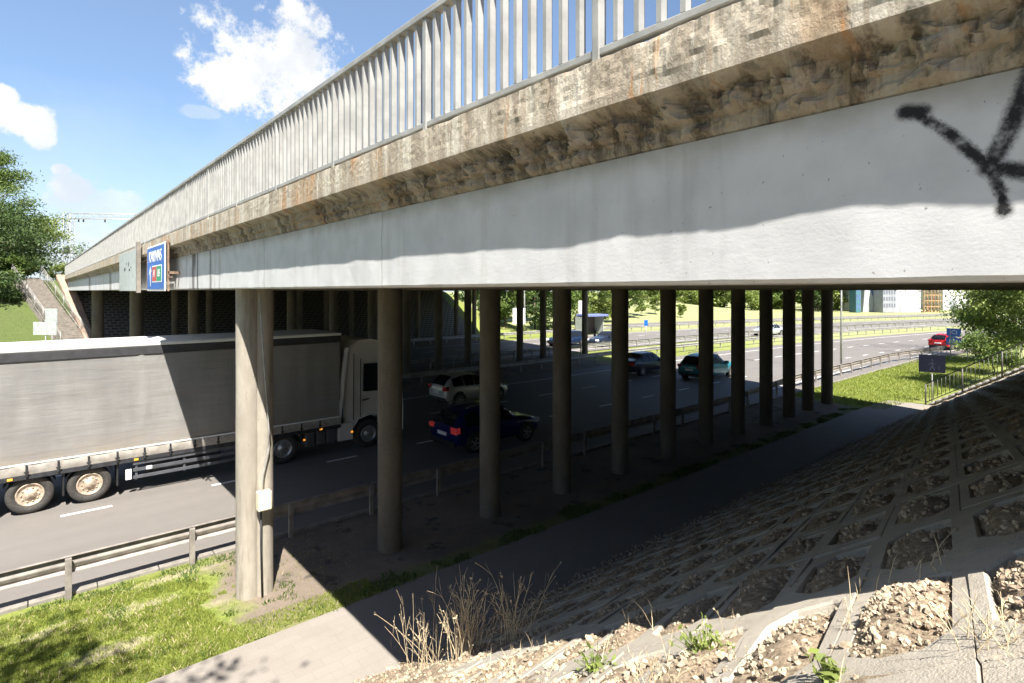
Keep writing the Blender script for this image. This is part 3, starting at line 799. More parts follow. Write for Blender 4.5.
# left: tall pine-like tree, leafy tree beside the stairs
x, y = plant_at(-12, 62); tree('pine_tree', 'tall dark green tree at the left edge of the photo', (x, y, zg(x, y)), 17.5, 6.0, M['leafa'], 24000, .17, 11, 'trees on the embankment', kind='cone', crown_lo=.12)
x, y = plant_at(14, 66); tree('leafy_tree', 'bright green leafy tree above the embankment stairs', (x, y, zg(x, y)), 8.0, 4.0, M['leafb'], 15000, .15, 12, 'trees on the embankment', crown_lo=.05)
x, y = plant_at(-6, 50); tree('dark_tree', 'low dark tree on the grassy bank left of the stairs', (x, y, zg(x, y)), 6.6, 3.9, M['leafc'], 15000, .14, 14, 'trees on the embankment', crown_lo=.05)
for n_, (bx, bd, bh, lb_) in enumerate(((2, 47, 2.2, 'bush at the left edge of the photo on the dark bank'), (16, 50, 1.9, 'bush on the bank just left of the far stairs'), (9, 57, 2.4, 'bush higher up the bank beneath the leafy tree'))):
    x, y = plant_at(bx, bd); tree('bush', lb_, (x, y, zg(x, y)), bh, bh*.75, M[('leafc', 'leafa', 'leafc')[n_]], 3500, .12, 400+n_, None, crown_lo=.05, cat='bush')
x, y = plant_at(62, 74); tree('bush', 'yellow green bush at the top of the stairs', (x, y, zg(x, y)), 2.2, 2.2, M['leafb'], 3500, .12, 15, None, crown_lo=.05, cat='bush')
# right: trees beyond the stair railing
x, y = plant_at(1017, 43); tree('leafy_tree', 'spreading green tree behind the stair railing at right', (x, y, zg(x, y)), 10.5, 4.2, M['leafa'], 20000, .13, 21, 'trees right of the path', crown_lo=.05)
x, y = plant_at(1035, 31); tree('leafy_tree', 'dense green tree on the bank at the right edge', (x, y, zg(x, y)), 6.6, 2.7, M['leafb'], 18000, .10, 22, 'trees right of the path', crown_lo=.02)
x, y = plant_at(973, 50); tree('bare_tree', 'thin tree with sparse leaves and bare branches by the blue signs', (x, y, zg(x, y)), 10, 4.5, M['leafc'], 1500, .11, 23, 'trees right of the path', trunk_r=.17, crown_lo=.35)
x, y = plant_at(994, 38); tree('bush', 'leafy bush at the foot of the stair railing', (x, y, zg(x, y)), 2.6, 1.7, M['leafa'], 6000, .09, 24, None, crown_lo=.05, cat='bush')
# low hanging twig in front of the red car
# background trees on the hill and beyond the carriageway
rb = random.Random(5)
bg = [(505, 76, 9, 'leafa'), (535, 80, 11, 'leafc'), (556, 84, 10, 'leafa'), (575, 92, 9, 'leafb'), (600, 98, 10, 'leafb'), (622, 108, 10, 'leafa'), (482, 96, 9, 'leafc'), (520, 98, 12, 'leafc')]
words = ['nearest tree behind the far guardrail, dense and green', 'dark tree behind the far guardrail, tallest of its clump', 'mid green tree between the dark tree and the bus shelter', 'bright tree just left of the bus shelter', 'bright tree just behind the bus shelter', 'mid green tree just right of the bus shelter', 'dark tree at the end of the far embankment', 'dark tree at the back of the clump']
for (px, D, h, lf), w in zip(bg, words):
    x, y = plant_at(px, D); tree('roadside_tree', w, (x, y, zg(x, y)), h, h*.42, M[lf], 5200, .26, int(px), 'trees beyond the opposite carriageway', crown_lo=.05)
hill = [(641, 112, 5.2, 'leafb'), (655, 116, 5.0, 'leafb'), (681, 112, 3.0, 'leafb')]
for (px, D, h, lf), w in zip(hill, ['young slender tree left of the pair on the grass hill', 'young slender tree right of the pair on the grass hill', 'small round young tree lower on the grass hill']):
    x, y = plant_at(px, D); tree('young_tree', w, (x, y, zg(x, y)), h, h*.26, M[lf], 1300, .2, int(px), 'young trees on the grass hill', crown_lo=.12)
mass = []
for k in range(26):
    px = 610+k*9.6+rb.uniform(-3, 3); D = 165+rb.uniform(-12, 30); h = rb.uniform(8, 13)
    if px > 845: continue
    x, y = plant_at(px, D); mass.append((px, x, y, h))
first = None
mats3 = ['leafa', 'leafc', 'leafb']; protos = {}
for n_, (px, x, y, h) in enumerate(mass):
    lf = mats3[n_ % 3]
    if lf not in protos:
        protos[lf] = tree('background_tree', 'x', (x, y, zg(x, y)), 10, 5.0, M[lf], 3600, .42, 300+n_, crown_lo=.03); o = protos[lf]
    else:
        o = copy_tree(protos[lf]); o.location = (x, y, zg(x, y)); s_ = h/10; o.scale = (s_, s_, s_); o.rotation_euler.z = rb.uniform(0, 6)
    tag(o, {'leafa': 'mid green tree in the row along the top of the grass hill', 'leafc': 'dark green tree in the row along the top of the grass hill', 'leafb': 'pale green tree in the row along the top of the grass hill'}[lf], 'tree', 'trees along the top of the hill')
# the tree behind the viewer whose shadow lies on the verge
tree('shade_tree', 'tree left of the viewer casting dappled shade on the verge', (-3.6, 1.6, ground_z(-3.6, 1.6)-.1), 9.2, 3.1, M['leafa'], 9000, .10, 77, trunk_r=.08, crown_lo=.5)

# grass on the verge, blades denser where it is green
def blades(n, xr, yr, hr, w, cond, name, label, mat, zf=lambda x, y: -.03, seed=1):
    rnd = random.Random(seed); mb = MB(); k = 0; tries = 0
    while k < n and tries < n*12:
        tries += 1
        x, y = rnd.uniform(*xr), rnd.uniform(*yr)
        if not cond(x, y, rnd): continue
        h = rnd.uniform(*hr); a = rnd.uniform(0, 6.28); z = zf(x, y)
        dx, dy = math.cos(a)*w, math.sin(a)*w; lx, ly = rnd.gauss(0, h*.45), rnd.gauss(0, h*.45)
        mb.add([(x-dx, y-dy, z), (x+dx, y+dy, z), (x+lx*.45+dx*.7, y+ly*.45+dy*.7, z+h*.6), (x+lx, y+ly, z+h), (x+lx*.45-dx*.7, y+ly*.45-dy*.7, z+h*.6)], [(0, 1, 2, 3, 4)]); k += 1
    return tag(mb.build(name, mat, fix=False), label, 'grass', kind='stuff')
def nz(x, y, s, o=0): return noise.fractal(Vector((x*s, y*s, o)), 1, 2, 4)
def c_verge(x, y, r):
    if y > 12.95 or y < 9.52+.12*nz(x, y, 1.5): return False
    for ex, ey, ea, eb in BARE:
        if ((x-ex)/ea)**2+((y-ey)/eb)**2 < 1.1+2.2*nz(x, y, 1.8, 9) and r.random() > .22: return False
    if x > 2.6+.8*nz(x, y, 1): 
        return y < 10.2 and r.random() < .5 or r.random() < .02
    if y > 12.5 and r.random() < .5: return False
    return True
blades(80000, (-2.5, 5), (9.5, 13), (.018, .065), .0055, c_verge, 'grass', 'patchy green grass on the verge in front of the guardrail', M['grass'])
blades(3000, (-2.5, 5), (9.5, 13), (.03, .09), .004, lambda x, y, r: c_verge(x, y, r) and (nz(x, y, 1.2, 4) > .05 or y > 12.6 or y < 9.7), 'dry_grass', 'longer straw coloured grass stems scattered over the verge', M['straw'], seed=8)
blades(3500, (-2.5, 4), (9.5, 13.1), (.03, .09), .008, lambda x, y, r: nz(x, y, 2.3, 14) > .30 or y > 12.75 and nz(x, y, 2, 1) > -.1, 'weeds', 'darker leafy weeds growing in tufts on the verge', M['grassd'], seed=9)
blades(6000, (3.5, 32), (9.45, 10.2), (.02, .08), .012, lambda x, y, r: y < 9.95+.4*nz(x, y, .8) and nz(x, y, 1.1, 6) > -.1, 'weeds', 'low weeds along the edge of the path under the bridge', M['grassd'], seed=2)
blades(26000, (30.5, 60), (8.0, 13.2), (.05, .15), .015, lambda x, y, r: y > 8.7-.02*(x-28)**2*.5 and x > 29+.15*y, 'grass', 'bright mown grass between the path and the motorway', M['grass'], zf=lambda x, y: -.03, seed=3)
blades(5000, (33.6, 46), (-3, 7.5), (.06, .22), .015, lambda x, y, r: True, 'grass', 'long grass on the bank behind the stair railing', M['grass'], zf=ground_z, seed=4)
blades(600, (-1, 3.6), (.2, 7.2), (.05, .22), .0025, lambda x, y, r: nz(x, y, 1.4, 3) > .12, 'dry_grass', 'dry straw on the rubble slope in the foreground', M['straw'], zf=lambda x, y: SL*(TOE-y)-.02, seed=5)
def leafy_clump(px, py, D, n, s, name, label, mat):
    p = at_depth(px, py, D); rnd = random.Random(int(px)); mb = MB()
    for _ in range(n):
        c = Vector((rnd.gauss(0, s), rnd.gauss(0, s), abs(rnd.gauss(0, s*.8)))); leaf_quad(mb, c, rnd.uniform(.012, .03), rnd, .5, .8)
        if rnd.random() < 1.2: mb.tube([(0, 0, -.05), c], .002, 3)
    o = mb.build(name, mat, fix=False); o.location = p; return tag(o, label, 'weed')
def slope_pt(px, py):
    t = tpx(px); a = (py-PY0)/F; k = SA-CA*t
    D = (H-SL*TOE)/(a-SL*k); return Vector((D*(CA+SA*t), D*k, H-a*D))
for px, py, n, s, lab in ((596, 668, 70, .05, 'small bright green weed on the rubble, left of the wider weed'), (706, 650, 110, .06, 'low mossy green weed below the leftmost slope pocket'), (830, 678, 45, .035, 'tiny yellow green weed at the bottom edge of the slope')):
    p = slope_pt(px, py); D = p.x*CA+p.y*SA
    leafy_clump(px, py, D*.99, n, s, 'weed', lab, M['leafb'])
# dead stalks
def dead_weed(base, h, nst, seed, label, spread=.35, k_=1):
    rnd = random.Random(seed); mb = MB(); hd = MB()
    for k in range(nst):
        a = rnd.uniform(0, 6.28); tilt = abs(rnd.gauss(0, spread)); L = h*rnd.uniform(.45, 1.0)
        d = Vector((math.cos(a)*tilt, math.sin(a)*tilt, 1)).normalized(); p = Vector((rnd.gauss(0, .11*k_*min(1, nst/12)), rnd.gauss(0, .11*k_*min(1, nst/12)), -.03)); pts = [p.copy()]
        bendv = Vector((rnd.gauss(0, .10), rnd.gauss(0, .10), -.04))
        for i in range(6): d = (d+bendv*.5).normalized(); p = p+d*L/6; pts.append(p.copy())
        mb.tube(pts, [.0045*k_*(1-.6*i/6) for i in range(7)], 4, cap=False)
        for _ in range(rnd.randint(1, 4)):
            i = rnd.randint(2, 5); dd = (d+Vector((rnd.gauss(0, .7), rnd.gauss(0, .7), rnd.uniform(0, .6)))).normalized(); l2 = L*rnd.uniform(.1, .3)
            e = pts[i]+dd*l2; mb.tube([pts[i], pts[i]+dd*l2*.5+Vector((0, 0, .01))  , e], .0022*k_, 3, cap=False)
            if rnd.random() < .35: stone(hd, e, .008*k_, rnd)
        if k_ == 1 and rnd.random() < .3:
            for _ in range(7): stone(hd, pts[-1]+Vector((rnd.gauss(0, .008), rnd.gauss(0, .008), rnd.gauss(0, .010)))*k_, .007*k_, rnd)
    root = mb.build('dead_weed', M['straw'], fix=False); root.location = base; tag(root, label, 'dead weed', 'dead weeds on the slope')
    if hd.v: tag(hd.build('seed_heads', M['straw'], root, fix=False), kind='stuff')
def gpt(px, py, z=0):
    D = (H-z)*F/(py-PY0); return at_depth(px, py, D)
for px, py, h, n, sd, lab in ((425, 668, 1.1, 24, 1, 'tall dead weed stalks at the left of the dry clump, beside the path'), (468, 655, 1.0, 60, 2, 'densest tangle of dead weed stalks at the foot of the lit slope'), (515, 640, 0.9, 26, 4, 'dead weed stalks with seed heads at the right of the dry clump'), (395, 668, .55, 5, 6, 'short thin dead stalk at the left end of the dry clump')):
    dead_weed(slope_pt(px, py), h, n, sd, lab)
for px, py, h, n, sd, lab in ((338, 690, .7, 4, 7, 'thin lone dead stalks in front of the path at the bottom'), (300, 700, .6, 4, 8, 'faint dead twigs at the bottom edge left of the other stalks'), (735, 660, .35, 6, 9, 'short brown dried weed between the pockets of the slope'), (655, 690, .3, 26, 10, 'low brown tuft of dry weed at the bottom edge'), (1000, 640, .22, 30, 11, 'dry brown weed tuft in the right corner pocket'), (855, 625, .2, 7, 12, 'tiny dry twigs beside the largest lit pocket')):
    dead_weed(slope_pt(px, py), h*.8, n, sd, lab, .6, .45 if px > 640 else 1)

# ------------------------------------------------------------------ stairs on the far bank at left
def P3(px, Y, z):  # point on plane Y
    x = on_y(px, Y); return Vector((x, Y, z))
st = empty('concrete_stairs', (2.6, 57, 0), 'concrete stairs climbing the far bank beside the bridge', 'stairs')
A = Vector((on_y(90, 57.6), 57.6, 1.1)); B = Vector((on_y(40, 66.6), 66.6, 6.8)); W_ = Vector((-1.9, -.42, 0))
mb = MB(); N = 38
dirh = (B-A); 
for k in range(N):
    p = A+(B-A)*k/N; q = A+(B-A)*(k+1)/N; z = q.z
    a, b, c, d = p, q, q+W_, p+W_
    vs = [Vector((v.x, v.y, z)) for v in (a, b, c, d)]+[Vector((v.x, v.y, z-.6)) for v in (a, b, c, d)]
    mb.add([v-st.location for v in vs], [(0, 1, 2, 3), (4, 7, 6, 5), (0, 4, 5, 1), (1, 5, 6, 2), (2, 6, 7, 3), (3, 7, 4, 0)])
mb.build('steps', M['brickstep'], st)
def stair_rail(root, A, B, h, nposts, nb, mat, name='handrail'):
    A, B = Vector(A), Vector(B); up = Vector((0, 0, h)); lo = Vector((0, 0, .12))
    mb = MB(); mb.tube([A+up, B+up], .028, 6); mb.tube([A+lo, B+lo], .022, 6)
    mb.build('handrail', mat, root)
    for k in range(nposts+1):
        p = A.lerp(B, k/nposts); MB().tube([p-Vector((0, 0, .15)), p+up], .036, 6).build('post', mat, root)
    nbt = nposts*nb; b0 = None
    for k in range(nbt):
        if k % nb == 0: continue
        p = A.lerp(B, k/nbt)
        if b0 is None: b0 = MB().tube([lo, up], .013, 5).build('baluster', mat, root); o = b0
        else: o = b0.copy(); COL.objects.link(o); o.parent = root
        o.location = p
r1 = empty('stair_railing', A, 'grey railing on the bridge side of the far stairs', 'railing')
stair_rail(r1, (0, 0, .2), B-A+Vector((0, 0, .2)), 1.05, 6, 8, M['barrier'])
r2 = empty('stair_railing', A+W_, 'grey railing on the tree side of the far stairs', 'railing')
stair_rail(r2, (0, 0, .2), B-A+Vector((0, 0, .2)), 1.05, 6, 8, M['barrier'])
mb = MB(); mb.add([(3.9, 56, .03), (4.5, 56, .03), (2.9, 66.4, 6.75), (1.9, 66.4, 6.75), (3.9, 56, .4), (4.5, 56, .4), (2.9, 66.4, 7.1), (1.9, 66.4, 7.1)], [(0, 1, 2, 3), (4, 7, 6, 5), (0, 4, 5, 1), (1, 5, 6, 2), (2, 6, 7, 3), (3, 7, 4, 0)])
tag(mb.build('wing_wall', S('wing_concrete', (.33, .235, .175), .9, 0, .2, 2, .4)), 'tan concrete wing wall along the far bank under the bridge end', 'wall')
# right stair railing
r3 = empty('stair_railing', (33.5, 7.7, 0), 'dark steel stair railing climbing the near bank beyond the bridge', 'railing')
stair_rail(r3, (0, 0, 0), (0, -8.6, 5.5), 1.02, 6, 9, S('dark_railing_paint', (.085, .08, .072), .5, .2, .2, 5))
mb = MB()
for k in range(34):
    y = 7.6-k*.255; mb.box(33.62, y-.32, k*.163-.3, 34.8, y, (k+1)*.163-.1)
tag(mb.build('concrete_stairs', M['kerb']), 'concrete stairs beside the dark railing on the near bank', 'stairs')

# ------------------------------------------------------------------ signs, poles
def pole(mb, x, y, z0, z1, r0, r1=None): mb.tube([(x, y, z0), (x, y, z1)], [r0, r1 or r0], 10); return mb
p = at_depth(932, 403, 28.2)
t_ = empty('path_sign', (p.x, p.y, 0), 'dark navy square sign with a pale walking figure beside the path', 'road sign', rz=0)
MB().tube([(0, 0, -.2), (0, 0, 2.3)], .03, 8).build('pole', M['galv'], t_)
ang = Matrix.Rotation(R(12), 4, 'Z')
MB().bbox(-.045, -.54, 1.52, -.03, .54, 2.4, .005, ang).build('panel', M['navy_sign'], t_)
fg = MB()
def dd(pts, w):
    for a, b in zip(pts[:-1], pts[1:]):
        a, b = Vector(a), Vector(b); n = (b-a).normalized(); q = Vector((-n.y, n.x))*w
        fg.add([ang@Vector((-.049, -(v.x), v.y)) for v in (a+q, b+q, b-q, a-q)], [(0, 1, 2, 3)])
dd([(0, 2.05), (.02, 1.85), (-.10, 1.62)], .018); dd([(.02, 1.85), (.12, 1.62)], .018); dd([(-.14, 1.9), (0, 2.03), (.13, 1.93)], .015); dd([(.28, 1.85), (.28, 1.66)], .016); dd([(0, 2.11), (.03, 2.18)], .03)
fg.build('figure', S('figure_marking', (.035, .04, .07), .6), t_, fix=False)  # walking figure in dark slate, only a little lighter than the panel
# blue direction signs at right
p = at_depth(958, 352, 45); bs = empty('road_sign', (p.x, p.y, 0), 'pair of small blue direction signs half hidden by leaves', 'road sign')
rot = Matrix.Rotation(R(-28), 4, 'Z')
for (yc, w, z0_, h_, tx) in ((.35, 1.15, 1.95, .62, 'ICI'), (-.10, 2.15, 1.22, .60, 'PARKAS')):
    MB().bbox(-.02, yc-w/2, z0_, .02, yc+w/2, z0_+h_, .006, rot).build('panel', M['blue_sign'], bs)
    text_mesh(tx, .42, 'lettering', M['sign_white'], bs, rot@facing(-.026, yc, z0_+h_/2), .002, 1.1 if len(tx) > 3 else 1.3)
MB().tube([(.07, .5, -.2), (.07, .5, 2.5)], .04, 8).tube([(.07, -.6, -.2), (.07, -.6, 1.8)], .04, 8).build('pole', M['galv'], bs)
# lamp post near the verge
def lamp_post(px, D, h, label, r=.09, arm=1.6, lean=0):
    t = tpx(px); x, y = D*(CA+SA*t), D*(SA-CA*t)
    root = empty('street_lamp', (x, y, 0), label, 'street lamp', 'street lamps along the motorway'); root.rotation_euler = (0, lean, 0)
    MB().tube([(0, 0, -.2), (0, 0, h)], [r, r*.6], 10).build('pole', M['galv'], root)
    MB().tube([(0, 0, h-.1), (0, arm*.5, h+.25), (0, arm, h+.3)], .035, 8).build('arm', M['galv'], root)
    MB().bbox(-.12, arm-.1, h+.22, .12, arm+.6, h+.34, .03).build('lamp_head', M['galv'], root)
lamp_post(841, 38, 9.5, 'thin pale lamp post standing by the near guardrail beyond the bridge', .07, lean=R(.8))
lamp_post(524.5, 72, 10, 'pale lamp post behind the far guardrail, left of the bus shelter', .10)
def small_sign(px, D, z0, z1, w, mat, label, rz=0, name='road_sign'):
    t = tpx(px); x, y = D*(CA+SA*t), D*(SA-CA*t); r_ = empty(name, (x, y, 0), label, 'road sign', rz=rz)
    MB().tube([(.05, 0, -.2), (.05, 0, z1-.05)], .04, 8).build('pole', M['galv'], r_)
    MB().bbox(-.02, -w/2, z0, .01, w/2, z1, .006).build('panel', mat, r_); return r_
small_sign(519, 66, 1.7, 3.6, 1.5, M['whitepaint'], 'white panel sign beside the lamp post on the far verge', R(40))
small_sign(583, 64, 3.0, 4.5, 1.0, M['whitepaint'], 'small white square sign on a pole in front of the bus shelter', R(40))
small_sign(646, 60, 1.9, 2.5, .38, M['blue_sign'], 'tiny blue sign on a thin pole in the central reservation', R(40))
# white boards by the left road side
s4 = small_sign(51.5, 40, 3.3, 4.35, 1.0, M['sign_back'], 'grey white upright board on posts in front of the far stairs', R(40))
s5 = small_sign(45, 39, 2.55, 3.45, 1.9, M['sign_back'], 'wide low grey white board on posts in front of the far stairs', R(40))
# bus shelter
t = tpx(590); D = 72; x, y = D*(CA+SA*t), D*(SA-CA*t)
b = empty('bus_shelter', (x, y, 0), 'grey bus shelter with a blue roof by the opposite carriageway', 'bus shelter', rz=R(-6))
MB().bbox(-1.7, .9, .1, 1.7, 1.0, 2.35, .01).build('back_wall', S('shelter_panel', (.09, .075, .065), .4), b)
for sx in (-1.7, 1.65): MB().bbox(sx, -.7, .1, sx+.05, .9, 2.3, .01).build('side_wall', M['sign_back'], b)
MB().bbox(-1.3, -1.1, 2.36, 2.2, 1.2, 2.62, .03).build('roof', S('shelter_roof', (.16, .20, .42), .5), b)
MB().bbox(-1.6, .45, .5, 1.6, .8, .56, .01).box(-1.5, .5, 0, -1.4, .7, .5).box(1.4, .5, 0, 1.5, .7, .5).build('bench', M['chassis'], b)
# lattice gantry beyond the bridge at left
t = tpx(69); D = 100; x, y = D*(CA+SA*t), D*(SA-CA*t)
gn = empty('gantry', (x, y, ground_z(x, y)), 'tall lattice mast with a horizontal truss arm beyond the bridge', 'lattice gantry', rz=R(-35))
zb = ground_z(x, y)
mst = MB(); hm = 19.4-zb; w = .55
for sx in (-w, w):
    for sy in (-w, w): mst.tube([(sx, sy, -.3), (sx, sy, hm)], .055, 5)
zz = 0
while zz < hm-.9:
    for a, b_ in (((-w, -w), (w, -w)), ((w, -w), (w, w)), ((w, w), (-w, w)), ((-w, w), (-w, -w))):
        mst.tube([(*a, zz), (*b_, zz+1)], .03, 4); mst.tube([(*a, zz), (*b_, zz)], .025, 4)
    zz += 1
mst.build('mast', M['galv'], gn)
tr = MB(); L = 13.0
for zz in (hm-.9, hm): 
    for sy in (-.4, .4): tr.tube([(-.6, sy, zz), (L, sy, zz)], .05, 5)
k = 0
while k < L:
    tr.tube([(k, -.4, hm-.9), (k+.6, -.4, hm), (k+1.2, -.4, hm-.9)], .025, 4); tr.tube([(k, .4, hm-.9), (k+.6, .4, hm), (k+1.2, .4, hm-.9)], .025, 4); k += 1.2
tr.build('truss_arm', M['galv'], gn)
MB().bbox(-.5, -.7, hm-7.2, .5, -.55, hm-6.0, .03).build('cabinet', M['chassis'], gn)
for xx in (1.6, 2.4, 6, 10): MB().tube([(xx, 0, hm-1), (xx, 0, hm-1.5)], .12, 6).build('fitting', M['chassis'], gn)

# ------------------------------------------------------------------ buildings far beyond
def at_xy(px, D): t = tpx(px); return D*(CA+SA*t), D*(SA-CA*t)
azi = math.atan2(CA, -SA)   # image-plane right is (SA,-CA)
def building(px0, px1, D, h, name, label, build, depth=14, z=0):
    x0, y0 = at_xy(px0, D); x1, y1 = at_xy(px1, D)
    w = math.hypot(x1-x0, y1-y0); rz = math.atan2(y1-y0, x1-x0)
    r_ = empty(name, (x0, y0, z), label, 'building', rz=rz); build(r_, w, h, depth); return r_
grid_m = S('facade_grey', (.30, .31, .34), .5, 0, .1, 1); pale = S('facade_pale', (.66, .66, .65), .6, 0, .06, 1); blueg = S('facade_blue', (.10, .15, .30), .25, 0, .2, .5)
def wins(r_, w, h, nx, nz, z0, mat=None, y=-.03, x0=0, ww=None):
    dx = w/nx; dz = (h-z0)/nz; f0 = None
    for i in range(nx):
        for j in range(nz):
            o = MB().box(0, y, 0, (ww or dx*.62), .02, dz*.6).build('window', mat or M['glass'], r_) if f0 is None else f0.copy()
            if f0 is None: f0 = o
            else: COL.objects.link(o); o.parent = r_
            o.location = (x0+dx*(i+.19), 0, z0+dz*(j+.2))
def b_grey(r_, w, h, d):
    MB().bbox(0, 0, 0, w, d, h, .05).build('wall', grid_m, r_); wins(r_, w, h, 5, 5, 1, S('window_grey', (.16, .17, .20), .3))
def b_white(r_, w, h, d):
    MB().bbox(0, 0, 0, w, d, h, .05).build('wall', pale, r_); MB().box(w*.1, -.06, 0, w*.2, .0, 3).build('door', grid_m, r_)
    MB().box(-.1, -.1, h, w+.1, d+.1, h+.4).build('roof', grid_m, r_)
def b_angular(r_, w, h, d):
    mb = MB(); mb.add([(0, 0, 0), (w, 0, 0), (w*.62, 0, h), (w*.1, 0, h*.9), (0, d, 0), (w, d, 0), (w*.62, d, h), (w*.1, d, h*.9)], [(0, 1, 2, 3), (4, 7, 6, 5), (0, 4, 5, 1), (1, 5, 6, 2), (2, 6, 7, 3), (3, 7, 4, 0)])
    mb.build('wall', S('facade_light_grey', (.42, .43, .45), .5, 0, .08, 1), r_)
    mb = MB(); mb.add([(w*.25, -.1, h*.8), (w*.55, -.1, h*.8), (w*.85, -.1, h*.2), (w*.66, -.1, h*.15), (w*.25, -.02, h*.8), (w*.55, -.02, h*.8), (w*.85, -.02, h*.2), (w*.66, -.02, h*.15)], [(0, 1, 2, 3), (4, 7, 6, 5), (0, 4, 5, 1), (1, 5, 6, 2), (2, 6, 7, 3), (3, 7, 4, 0)])
    mb.build('glass_front', blueg, r_)
def b_teal(r_, w, h, d):
    MB().bbox(0, 0, 0, w, d, h, .05).build('wall', S('facade_teal', (.07, .17, .21), .4), r_); wins(r_, w, h, 2, 5, .5, blueg)
def b_frame(r_, w, h, d):   # unfinished frame with scaffolding
    mb = MB(); ny = max(3, int(h/3))
    for j in range(ny+1): mb.box(.3, .3, j*3-.12, w-.3, d, j*3+.12)
    for i in range(5): 
        xx = lerp(.4, w-.7, i/4); mb.box(xx, .35, .13, xx+.3, .65, ny*3-.13); mb.box(xx, d-.6, .13, xx+.3, d-.3, ny*3-.13)
    mb.build('concrete_frame', S('raw_concrete', (.33, .24, .18), .9), r_)
    mb = MB()
    for i in range(9): xx = w*i/8; mb.tube([(xx, -.3, 0), (xx, -.3, ny*3)], .09, 4)
    for j in range(ny*2+1): mb.tube([(0, -.3, j*1.5), (w, -.3, j*1.5)], .09, 4)
    mb.build('scaffold', S('yellow_scaffold', (.55, .36, .17), .6), r_)
    mb = MB()
    for i in range(4):
        for j in range(ny):
            if (i+j) % 2: mb.box(w*i/4+.5, .36, j*3+.14, w*(i+1)/4-.5, .5, j*3+2.2)
    mb.build('infill', S('brick_infill', (.38, .12, .09), .9), r_)
building(856, 861, 146, 12, 'teal_building', 'narrow teal glass building left of the angular grey building', b_teal, 3)
building(863, 885, 150, 8.5, 'angular_building', 'angular light grey building with a slanted blue glass front', b_angular)
building(883, 896, 146, 9.5, 'grey_building', 'grey block between the angular building and the white hall', b_grey)
building(896, 921, 148, 15, 'white_building', 'large plain white hall left of the scaffolded frame', b_white)
building(923, 941, 147, 18, 'unfinished_building', 'unfinished building frame wrapped in yellow scaffolding', b_frame)
building(943, 1010, 165, 14, 'pale_building', 'long pale building behind the trees at right', b_white)
building(824, 852, 190, 8, 'long_low_building', 'low white building far beyond the grass hill', b_white)

